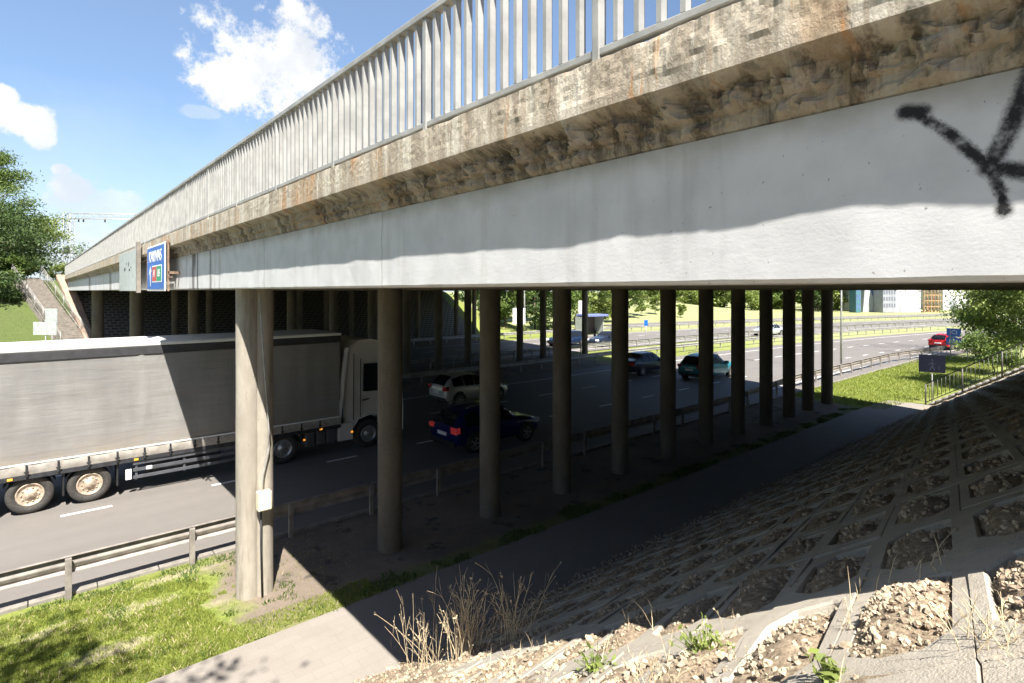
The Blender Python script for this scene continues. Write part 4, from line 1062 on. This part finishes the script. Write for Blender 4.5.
# ------------------------------------------------------------------ cars
def wheel_set(root, xs, track, r, w, rimmat, name='wheel', tyre=None):
    for x_ in xs:
        for s_ in (-1, 1):
            M4 = Matrix.Translation((x_, s_*track, r))@Matrix.Rotation(R(-90*s_), 4, 'X')
            wl = MB().lathe([(r*.62, -w), (r*.93, -w), (r, -w*.8), (r, -w*.2), (r*.95, 0), (r*.66, .005), (r*.645, -.05)], 24, M4, True).build('wheel', M['dark'], root)
            rm = MB().lathe([(r*.655, -w*.9), (r*.655, .002), (r*.60, .008), (r*.56, -.03), (r*.16, -.015), (r*.14, .01), (.001, .012)], 20, M4)
            for k in range(5):
                a = 2*math.pi*k/5; Q = M4@Matrix.Rotation(a, 4, 'Z'); rm.box(r*.12, -.03, -.03, r*.60, .03, .006, Q)
            rm.build('rim', rimmat, wl)
def car(label, loc, rz, paint, kind='suv', L=4.3, W=1.8, Hh=1.6, lit=False, rear_lit=False, cat='car', name='parked_car', group='cars on the motorway'):
    root = empty(name, loc, label, cat, group, rz)
    # longitudinal stations: x(0 rear..1 front), z_bottom, z_belt, z_top(roof or bonnet), half width factor, roof half width
    if kind == 'suv':
        st = [(0, .42, .80, .84, .86, .80), (.015, .30, .92, .98, .95, .72), (.05, .26, .95, 1.22, .98, .66), (.10, .25, .96, 1.44, 1, .63), (.18, .24, .96, 1.54, 1, .63), (.32, .23, .95, 1.60, 1, .64), (.46, .23, .94, 1.59, 1, .64), (.56, .23, .93, 1.50, 1, .62), (.64, .23, .93, 1.24, 1, .62), (.70, .23, .92, 1.02, 1, .70), (.76, .23, .90, .98, .99, .76), (.86, .24, .86, .94, .97, .76), (.93, .26, .80, .87, .93, .74), (.975, .29, .70, .76, .86, .70), (1, .36, .58, .62, .74, .62)]
    elif kind == 'hatch':
        st = [(0, .40, .74, .80, .86, .80), (.02, .28, .88, .96, .95, .70), (.06, .24, .92, 1.18, .98, .64), (.13, .23, .93, 1.38, 1, .61), (.24, .22, .92, 1.47, 1, .62), (.38, .22, .90, 1.50, 1, .63), (.50, .22, .89, 1.45, 1, .62), (.60, .22, .88, 1.24, 1, .61), (.68, .22, .87, 1.00, 1, .68), (.76, .22, .84, .92, .99, .74), (.86, .23, .80, .88, .96, .74), (.94, .25, .73, .79, .91, .70), (.98, .28, .64, .68, .84, .66), (1, .34, .54, .57, .72, .6)]
    else:
        st = [(0, .42, .78, .82, .84, .76), (.02, .28, .88, .96, .92, .74), (.10, .24, .90, 1.02, .98, .72), (.18, .23, .90, 1.12, 1, .66), (.28, .22, .89, 1.36, 1, .60), (.38, .22, .88, 1.44, 1, .60), (.50, .22, .87, 1.43, 1, .61), (.58, .22, .87, 1.30, 1, .61), (.66, .22, .86, 1.04, 1, .66), (.74, .22, .84, .92, .99, .74), (.86, .23, .79, .86, .96, .74), (.94, .25, .72, .77, .90, .70), (.98, .28, .62, .66, .82, .66), (1, .34, .52, .55, .7, .6)]
    sz = Hh/max(s_[3] for s_ in st); hw = W/2
    rings = []
    for (u, zb_, zc, zt, wf, rf) in st:
        x_ = u*L; b_ = hw*wf; zb_ *= 1; zc *= sz; zt *= sz; rt = hw*rf
        fr = [(0, zb_), (b_*.90, zb_), (b_*.98, zb_+.10), (b_*1.0, lerp(zb_, zc, .5)), (b_*.985, lerp(zb_, zc, .75)), (b_*.94, zc), (lerp(b_*.94, rt, .5)+.012, lerp(zc, zt, .5)), (rt+.02, zt-.07*(zt-zc)-.012), (rt*.90, zt), (0, zt+.015)]
        rings.append([(x_, y_, z_) for y_, z_ in fr]+[(x_, -y_, z_) for y_, z_ in fr[-2:0:-1]])
    n = len(rings[0]); mb = MB(); vs = [v for r_ in rings for v in r_]
    fs = [(i*n+k, i*n+(k+1) % n, (i+1)*n+(k+1) % n, (i+1)*n+k) for i in range(len(rings)-1) for k in range(n)]
    mb.add(vs, fs+[tuple(range(n))[::-1], tuple(range((len(rings)-1)*n, len(rings)*n))], True)
    body = mb.build('body', paint, root)
    mo = body.modifiers.new('b', 'SUBSURF'); mo.levels = 1; mo.render_levels = 1
    def S_(u, seg, f, off=.012):   # point on the lofted skin
        for i in range(len(st)-1):
            if st[i][0] <= u <= st[i+1][0]: break
        t = (u-st[i][0])/(st[i+1][0]-st[i][0]); a = Vector(rings[i][seg]).lerp(Vector(rings[i+1][seg]), t); b = Vector(rings[i][seg+1]).lerp(Vector(rings[i+1][seg+1]), t)
        return a.lerp(b, f)
    # side windows
    lo, hi = (.10, .66) if kind != 'sedan' else (.20, .64)
    for s_ in (1, -1):
        g_ = MB(); cuts = [(lo+.01, lo+.16), (lo+.175, (lo+hi)/2+.04), ((lo+hi)/2+.055, hi-.02)]
        for a, b in cuts:
            us = [a+(b-a)*q/5 for q in range(6)]; vs = []
            for u in us:
                for seg, f in ((5, .12), (6, .1), (6, .85)):
                    p = S_(u, seg, f); p.y += .018; p.y *= s_; vs.append(p)
            g_.add(vs, [(q*3+w, (q+1)*3+w, (q+1)*3+w+1, q*3+w+1) for q in range(5) for w in range(2)])
        g_.build('side_window', M['glass'], root)
    # windscreen and rear window
    def screen(us, wd, nm, dx):
        g_ = MB(); vs = []
        for u in us:
            for i in range(len(st)-1):
                if st[i][0] <= u <= st[i+1][0]: break
            t = (u-st[i][0])/(st[i+1][0]-st[i][0]); zt = lerp(st[i][3], st[i+1][3], t)*sz+.022; rt = lerp(st[i][5], st[i+1][5], t)*hw*wd
            for q in range(5): f = -1+q/2; vs.append((u*L+dx, f*rt, zt-.02*abs(f)**2))
        m_ = len(us); g_.add(vs, [(q*5+w, (q+1)*5+w, (q+1)*5+w+1, q*5+w+1) for q in range(m_-1) for w in range(4)]); g_.build(nm, M['glass'], root)
    if kind == 'suv': screen([.56, .60, .64, .69], .90, 'windscreen', .02); screen([.018, .05, .085, .105], .9, 'rear_window', -.03)
    elif kind == 'hatch': screen([.51, .56, .60, .67], .90, 'windscreen', .02); screen([.025, .06, .10, .135], .9, 'rear_window', -.03)
    else: screen([.51, .56, .60, .66], .90, 'windscreen', .02); screen([.17, .21, .25, .285], .9, 'rear_window', -.03)
    zl = .80*sz if kind != 'sedan' else .75*sz
    for s_ in (1, -1):
        MB().bbox(-.02, s_*hw*.62, zl, .14, s_*hw*.93, zl+.16, .03).build('tail_lamp', M['redlit'] if rear_lit else M['red'], root)
        MB().bbox(L*.945, s_*hw*.52, zl-.13, L*.985, s_*hw*.86, zl-.01, .02).build('headlight', M['lamp'] if lit else M['plate'], root)
        MB().bbox(L*.62, s_*(hw*.95), .98*sz*.95, L*.65, s_*(hw*.95+.2), 1.08*sz, .02).build('wing_mirror', paint, root)
    MB().bbox(-.035, -.27, .60, .0, .27, .72, .01).build('number_plate', M['plate'], root)
    MB().bbox(-.03, -hw*.8, .27, .12, hw*.8, .45, .03).build('rear_bumper', M['black'], root)
    MB().bbox(L*.965, -hw*.55, .36, L+.01, hw*.55, .55, .02).build('grille', M['black'], root)
    wr = .33 if kind != 'sedan' else .31
    for x_ in (.19*L, .80*L):
        for s_ in (1, -1):
            M4 = Matrix.Translation((x_, s_*(hw*.985), wr+.02))@Matrix.Rotation(R(-90*s_), 4, 'X'); MB().lathe([(wr*1.17, -.2), (wr*1.17, 0.006), (wr*1.02, .008)], 22, M4).build('wheel_arch', M['black'], root)
    wheel_set(root, (.19*L, .80*L), hw+.012, wr, .2, M['rim'])
    if kind == 'suv':
        for s_ in (1, -1): MB().tube([(L*.16, s_*hw*.58, Hh-.03), (L*.2, s_*hw*.58, Hh+.03), (L*.5, s_*hw*.58, Hh+.035), (L*.55, s_*hw*.58, Hh-.03)], .016, 6).build('roof_rail', M['galv'], root)
    return root
def paint(name, c, r=.28): return S(name, c, r, .25, .04, 2, coat=.6)
car('blue estate car in the lane nearest the column row, behind the second pillar gap', (on_y(427, 17.45), 16.45, 0), 0, paint('blue_paint', (.004, .012, .10)), 'suv', 3.95, 1.82, 1.52, rear_lit=True, name='blue_car')
car('white hatchback in the far lane under the bridge', (on_y(428, 24.0), 23.2, 0), R(-1), paint('cream_paint', (.66, .64, .58)), 'hatch', 3.95, 1.78, 1.54, name='white_car')
car('black car leaving the shade of the bridge', (on_y(612, 24.3), 23.4, 0), R(-1), paint('black_paint', (.03, .032, .035)), 'sedan', 4.8, 1.86, 1.46, name='black_car')
car('teal green car at the edge of the bridge shadow', (on_y(676, 20.4), 19.45, 0), R(-1), paint('teal_paint', (.03, .22, .27)), 'suv', 4.3, 1.85, 1.62, name='teal_car')
car('red car ahead on the sunlit motorway beside the blue signs', (65.5, 14.1, 0), R(-8), paint('red_paint', (.62, .02, .02)), 'hatch', 4.1, 1.78, 1.5, name='red_car')
car('dark blue oncoming car left of the far pillar', (44.2, 40.1, 0), R(180), paint('navy_paint', (.015, .03, .07)), 'suv', 4.5, 1.85, 1.55, lit=True, name='dark_car')
car('dark oncoming car in the fast lane right of the far pillar', (47.2, 37.4, 0), R(180), paint('graphite_paint', (.015, .02, .035)), 'sedan', 4.6, 1.85, 1.48, lit=True, name='dark_car')
car('silver oncoming car far off on the opposite carriageway', (73.5, 35.4+bend(73.5), 0), R(174), paint('silver_paint', (.45, .48, .52)), 'sedan', 4.6, 1.85, 1.46, name='silver_car')

# ------------------------------------------------------------------ articulated truck
tk = empty('articulated_truck', (0, 18.5, 0), 'grey curtain sided articulated truck half in the bridge shade', 'truck')
XR, XF, TW = -5.4, 8.15, 2.55
# curtain: gently waved sheet
mb = MB(); nx_, nz_ = 150, 14; vs = []
for a in range(nx_+1):
    x = lerp(XR+.08, XF-.06, a/nx_)
    for b_ in range(nz_+1):
        f = b_/nz_; z = lerp(1.28, 3.835, f)
        wv = (.004*math.sin(x*2*math.pi/.62+.4*math.sin(x))+.016*noise.noise(Vector((x*1.2, z*2.4, 0)))+.006*noise.noise(Vector((x*3, z*7, 5))))*math.sin(math.pi*min(1, f*1.02))**.5
        rd = abs(x-(2.35+.12*math.sin(f*3))); wv += .03*math.exp(-(rd/.05)**2)*sstep(.1, .35, f)
        vs.append((x, -wv*1.0, z))
mb.add(vs, [(a*(nz_+1)+b_, (a+1)*(nz_+1)+b_, (a+1)*(nz_+1)+b_+1, a*(nz_+1)+b_+1) for a in range(nx_) for b_ in range(nz_)], True)
mb.build('curtain', M['curtain'], tk, fix=False)
MB().bbox(XR, .03, 1.15, XF, TW-.02, 4.04, .03).build('trailer_box', M['curtain'], tk)
MB().bbox(XR, -.03, 3.84, XF, .05, 4.07, .012).build('top_band', M['topband'], tk)
MB().bbox(XR, -.04, 4.075, XF, TW+.02, 4.17, .03).build('roof', M['whitepaint'], tk)
mb = MB(); nst = 90; vs = []
for a in range(nst+1):
    x = lerp(XR, XF, a/nst)
    for z, o_ in ((1.02, .0), (1.10, -.02), (1.27, -.03), (1.30, -.008)): vs.append((x, o_+.006*math.sin(x*2*math.pi/.65), z))
mb.add(vs, [(a*4+k, (a+1)*4+k, (a+1)*4+k+1, a*4+k+1) for a in range(nst) for k in range(3)], True)
mb.build('lower_strip', M['strip'], tk, fix=False)
MB().bbox(XR, -.042, 1.275, XF, -.02, 1.315, .006).build('rail_edge', M['whitepaint'], tk)
bk = None; x = XR+.4
while x < XF-.2:
    if bk is None: bk = MB().bbox(-.022, -.055, .98, .022, -.03, 1.26, .005).box(-.05, -.062, 1.07, .05, -.052, 1.11).build('buckle', M['chassis'], tk); o = bk
    else: o = bk.copy(); COL.objects.link(o); o.parent = tk
    o.location = (x, 0, 0); x += .62
MB().bbox(XR, .0, .90, XF, .10, 1.015, .01).bbox(XR, .7, .75, XF-1.2, .9, 1.1, .02).bbox(XR, TW-.9, .75, XF-1.2, TW-.7, 1.1, .02).bbox(XR, TW-.1, .9, XF, TW, 1.02, .01).build('chassis', M['chassis'], tk)
def truck_wheel(x, r, rimmat, w=.34):
    for s_, yy in ((-1, .10), (1, TW-.10)):
        M4 = Matrix.Translation((x, yy, r))@Matrix.Rotation(R(-90*s_), 4, 'X')
        wl = MB().lathe([(r*.55, -w), (r*.92, -w), (r, -w*.85), (r, -w*.15), (r*.95, 0), (r*.80, .012), (r*.60, 0), (r*.585, -.08)], 40, M4, True).build('wheel', M['dark'], tk)
        rm = MB().lathe([(r*.60, -.3), (r*.60, .004), (r*.56, .016), (r*.52, -.012), (r*.44, -.03), (r*.30, -.022), (r*.27, .0), (r*.19, .008), (r*.17, .02), (.001, .022)], 32, M4)
        for k in range(10):
            a = 2*math.pi*k/10; rm.lathe([(.020, -.07), (.020, -.008), (.014, .0)], 6, M4@Matrix.Translation((r*.365*math.cos(a), r*.365*math.sin(a), 0)))
        rm.build('rim', rimmat, wl)
ax = [on_y(30, 18.55), on_y(90, 18.55)]
for x in (ax[0]-1.31, ax[0], ax[1]): truck_wheel(x, .48, M['rimdirty'])
for x in (ax[0]-1.31, ax[0], ax[1]):      # mud guards
    mb = MB(); pr = [(.56*math.cos(a)+x, .50+.56*math.sin(a)) for a in [R(25+130*k/8) for k in range(9)]]; pr += [(.53*math.cos(a)+x, .50+.53*math.sin(a)) for a in [R(155-130*k/8) for k in range(9)]]
    mb.prism(pr, 'y', .12, .5); mb.build('mudguard', M['chassis'], tk)
for x in (ax[0]-.66, ax[1]+.60, ax[0]+.655): MB().bbox(x-.02, .08, .30, x+.02, .5, .98, .006).build('mud_flap', M['black'], tk)
# side guard and equipment boxes between the wheels
sgd = MB()
for z in (.42, .62, .80): sgd.bbox(ax[1]+.95, .03, z, 5.6, .06, z+.09, .008)
for xx in (ax[1]+1.0, 3.4, 5.4): sgd.bbox(xx, .065, .38, xx+.06, .12, .95, .006)
sgd.build('side_guard', S('aluminium_guard', (.11, .115, .13), .5, .4, .2, 4), tk)
MB().bbox(2.55, .14, .45, 4.4, .8, .88, .03).build('pallet_box', M['chassis'], tk)
MB().bbox(ax[1]+.78, .04, .42, ax[1]+.92, .09, .70, .01).build('guard_bracket', M['whitepaint'], tk)
MB().bbox(ax[1]+1.25, .02, .62, ax[1]+1.4, .05, .72, .02).build('reflector', M['whitepaint'], tk)
for k in range(5): MB().bbox(-3+k*2.6, -.012, .93, -2.9+k*2.6, .0, .985, .006).build('marker_lamp', M['orange'], tk)
# tractor
xd, xfw = on_y(283, 18.6), on_y(368.5, 18.6)
for x in (xd, xfw): truck_wheel(x, .50, M['rim'])
CX0, CX1 = on_y(344, 18.5), xfw+1.35
cabz = [(CX0+.10, 1.0), (CX0+.02, 1.25), (CX0, 2.6), (CX0+.22, 3.60), (CX0+.55, 3.86), (CX0+1.1, 3.88), (CX0+1.7, 3.72), (CX1-.28, 3.25), (CX1-.06, 2.2), (CX1, 1.4), (CX1, .45), (xfw+.70, .45), (xfw+.62, .80), (xfw+.42, 1.08), (xfw, 1.18), (xfw-.42, 1.08), (xfw-.60, .80), (xfw-.64, .95)]
mb = MB(); n = len(cabz); W2 = 2.5
vs = []
for yy, ins in ((.04, .10), (.0, .02), (.0, 0.0)): pass
lay = [(.10, .06), (.03, .015), (0.02, 0), (W2-.02, 0), (W2-.03, .015), (W2-.10, .06)]
cxm = sum(p[0] for p in cabz)/n; czm = sum(p[1] for p in cabz)/n
for yy, ins in lay:
    for (x, z) in cabz:
        d = Vector((cxm-x, czm-z)); d = d.normalized()*ins if d.length > 0 else d
        tilt = .10*sstep(2.2, 3.88, z); y2 = yy+tilt*(1 if yy < W2/2 else -1)
        vs.append((x+d.x, y2, z+d.y))
m_ = len(lay)
mb.add(vs, [(i*n+k, i*n+(k+1) % n, (i+1)*n+(k+1) % n, (i+1)*n+k) for i in range(m_-1) for k in range(n)]+[tuple(range(n)), tuple(range((m_-1)*n, m_*n))])
cab = mb.build('cab', M['cabpaint'], tk)
def side_panel(pts, nm, mat, par, y=-.004, th=.012):
    mb = MB(); q = len(pts)
    def tl(z): return .10*sstep(2.2, 3.88, z)
    vs = [(x, y+tl(z)+.012, z) for x, z in pts]+[(x, y+tl(z)+.012+th*2, z) for x, z in pts]
    mb.add(vs, [tuple(range(q)), tuple(range(q, 2*q))[::-1]]+[(i, (i+1) % q, q+(i+1) % q, q+i) for i in range(q)]); return mb.build(nm, mat, par)
side_panel([(xfw-.25, 2.05), (CX1-.35, 1.98), (CX1-.50, 3.0), (xfw-.20, 3.02)], 'side_window', M['glass'], cab)
side_panel([(xfw-.36, 1.15), (xfw-.34, 1.15), (xfw-.30, 3.2), (xfw-.32, 3.2)], 'door_seam', M['black'], cab, -.006)
side_panel([(CX0+.34, 1.1), (CX0+.36, 1.1), (CX0+.42, 3.4), (CX0+.40, 3.4)], 'fairing_seam', M['black'], cab, -.006)
side_panel([(xfw-.28, 1.72), (xfw-.02, 1.75), (xfw-.02, 1.79), (xfw-.28, 1.76)], 'door_handle', M['black'], cab, -.02)
MB().bbox(xfw+.40, -.34, 2.25, xfw+.58, -.10, 3.05, .03).build('wing_mirror', M['black'], cab)
# side fairing behind the cab (light edge)
mb = MB(); mb.add([(CX0-.30, .0, 1.05), (CX0-.12, .0, 1.05), (CX0+.20, .10, 3.62), (CX0+.08, .10, 3.62), (CX0-.30, .04, 1.05), (CX0-.12, .04, 1.05), (CX0+.20, .14, 3.62), (CX0+.08, .14, 3.62)], [(0, 1, 2, 3), (4, 7, 6, 5), (0, 4, 5, 1), (1, 5, 6, 2), (2, 6, 7, 3), (3, 7, 4, 0)])
mb.build('side_fairing', M['whitepaint'], tk)
MB().bbox(xd-1.2, .75, .70, CX1-.5, .95, 1.0, .02).bbox(xd-1.2, W2-.95, .70, CX1-.5, W2-.75, 1.0, .02).build('tractor_frame', M['chassis'], tk)
for k in range(3): MB().bbox(xd+.72+k*.36, .06, .42, xd+1.03+k*.36, .62, .98, .04).build('fuel_tank', S('tank_metal', (.16, .16, .17), .4, .5, .15, 4) if k == 0 else bpy.data.materials['tank_metal'], tk)
MB().bbox(xfw-1.15, .02, .42, xfw-.62, .60, 1.02, .03).build('step_box', M['cabpaint'], tk)
for x in (xd+.62, xfw-.70): MB().bbox(x, -.012, .66, x+.07, .02, .72, .01).build('marker_lamp', M['orange'], tk)
mb = MB(); pr = [(.60*math.cos(a)+xd, .50+.60*math.sin(a)) for a in [R(10+160*k/10) for k in range(11)]]; pr += [(.57*math.cos(a)+xd, .50+.57*math.sin(a)) for a in [R(170-160*k/10) for k in range(11)]]
mb.prism(pr, 'y', .05, .6); mb.build('mudguard', M['black'], tk)
mb = MB(); mb.tube([(CX0-1.35, .15, 4.10), (CX0-.05, .25, 3.95)], .05, 8); mb.tube([(CX0-1.35, 2.3, 4.10), (CX0-.05, 2.2, 3.95)], .05, 8); mb.build('air_deflector', M['whitepaint'], tk)

# ------------------------------------------------------------------ world, sun, camera
sun_dir = Vector((.27, .60, -1)).normalized()
elev = math.asin(-sun_dir.z); rotz = math.atan2(-sun_dir.x, -sun_dir.y)
w = bpy.data.worlds.new('World'); sc.world = w; w.use_nodes = True; nt = w.node_tree; nt.nodes.clear()
class WG(NG):
    def __init__(s, nt):
        s.nt = nt; s.co = nt.nodes.new('ShaderNodeTexCoord').outputs['Generated']
g = WG(nt)
out = g.n('ShaderNodeOutputWorld'); bgn = g.n('ShaderNodeBackground'); sky = g.n('ShaderNodeTexSky', sky_type='NISHITA')
sky.sun_disc = False; sky.sun_elevation = elev; sky.sun_rotation = rotz % (2*math.pi); sky.air_density = 1.0; sky.dust_density = .7; sky.ozone_density = 1.3
Fv = Vector((CA, SA, 0)); Rv = Vector((SA, -CA, 0))
def dvec(px, py): return (Fv+Rv*tpx(px)+Vector((0, 0, (PY0-py)/F))).normalized()
def dot(v):
    nd = g.n('ShaderNodeVectorMath', operation='DOT_PRODUCT'); g.set(nd.inputs[0], g.co); nd.inputs[1].default_value = v; return nd.outputs['Value']
nzv = g.noise(5.5, 10, .62); nzf = g.noise(21, 8, .7)
pert = g.math('ADD', g.math('MULTIPLY', g.math('SUBTRACT', nzv, .5), 4.2), g.math('MULTIPLY', g.math('SUBTRACT', nzf, .5), 4.2))
mask = None
clouds = [(270, 62, 62, 42, 1), (300, 25, 26, 24, 1), (235, 80, 34, 24, 1), (22, 118, 30, 14, .9), (40, 132, 14, 14, .8), (0, 100, 18, 12, .9), (78, 188, 24, 13, .8), (62, 170, 9, 5, .8), (110, 205, 50, 16, .5), (200, 113, 18, 6, .3), (95, 245, 70, 30, .45), (-150, 60, 90, 50, 1), ]
for px, py, a, b, wt in clouds:
    c = dvec(px, py); rr = Vector((c.y, -c.x, 0)).normalized(); uu = rr.cross(c)
    sc_ = 1/math.sqrt(1+tpx(px)**2)   # image ellipse -> angle
    ea = a/F*sc_*sc_; eb = b/F*sc_
    u = g.math('MULTIPLY', dot(rr), 1/ea); v = g.math('MULTIPLY', dot(uu), 1/eb)
    r2 = g.math('ADD', g.math('MULTIPLY', u, u), g.math('MULTIPLY', v, v))
    front = g.ramp(dot(c), .2, .4)
    k = g.math('MULTIPLY', g.math('MULTIPLY', g.ramp(g.math('ADD', r2, pert), 1.35, .45), wt), front)
    mask = k if mask is None else g.math('MAXIMUM', mask, k)
zc = g.sep()[2]
hz = g.math('MULTIPLY', g.ramp(g.math('ADD', zc, g.math('MULTIPLY', g.math('SUBTRACT', nzv, .5), .25)), .42, -.02), g.math('MULTIPLY', g.ramp(dot(dvec(150, 250)), .2, .85), .65))
thin = g.math('MULTIPLY', g.ramp(g.noise(2.2, 8, .6, g.scaled(1, 1, 2.2)), .5, .75), g.math('MULTIPLY', g.ramp(dot(dvec(150, 150)), .3, .85), .3))
cloudcol = g.mix(g.ramp(g.noise(8, 6, .6), .35, .6), (5.6, 5.9, 6.4), (7.6, 7.6, 7.6))
skyc = g.mix(1.0, sky.outputs[0], (.68, .76, .90), 'MULTIPLY')
skyc = g.mix(g.ramp(dot(dvec(150, 150)), .4, .85), skyc, g.mix(1.0, sky.outputs[0], (1.02, 1.24, 1.42), 'MULTIPLY'))
base = g.mix(g.math('MAXIMUM', g.math('MAXIMUM', hz, thin), g.math('MULTIPLY', g.ramp(dot(dvec(150, 150)), .4, .85), .16)), skyc, (5.8, 6.5, 7.3))
colr = g.mix(mask, base, cloudcol)
g.nt.links.new(colr, bgn.inputs[0]); bgn.inputs[1].default_value = .05
g.nt.links.new(bgn.outputs[0], out.inputs[0])
sl = bpy.data.lights.new('sun', 'SUN'); sl.energy = 4.7; sl.angle = R(.5); sl.color = (1, .955, .88)
so = bpy.data.objects.new('sun', sl); COL.objects.link(so); so.rotation_euler = sun_dir.to_track_quat('-Z', 'Y').to_euler(); so.location = (-20, -40, 60)
cam = bpy.data.cameras.new('camera'); co = bpy.data.objects.new('camera', cam); COL.objects.link(co); sc.camera = co
co.location = (0, 0, H); co.rotation_euler = (R(90), 0, math.atan2(SA, CA)-R(90))
cam.sensor_width = 36; cam.lens = 36*F/1024; cam.shift_y = -(341.5-PY0)/1024; cam.clip_start = .05; cam.clip_end = 8000
sc.view_settings.view_transform = 'Standard'; sc.view_settings.look = 'None'; sc.view_settings.exposure = 1.55; sc.view_settings.gamma = 1
sc.render.engine = 'CYCLES'
sc.cycles.max_bounces = 5; sc.cycles.diffuse_bounces = 3; sc.cycles.transmission_bounces = 3; sc.cycles.use_denoising = True; sc.cycles.use_adaptive_sampling = True; sc.cycles.adaptive_threshold = .03
for m in bpy.data.materials: m.use_fake_user = False
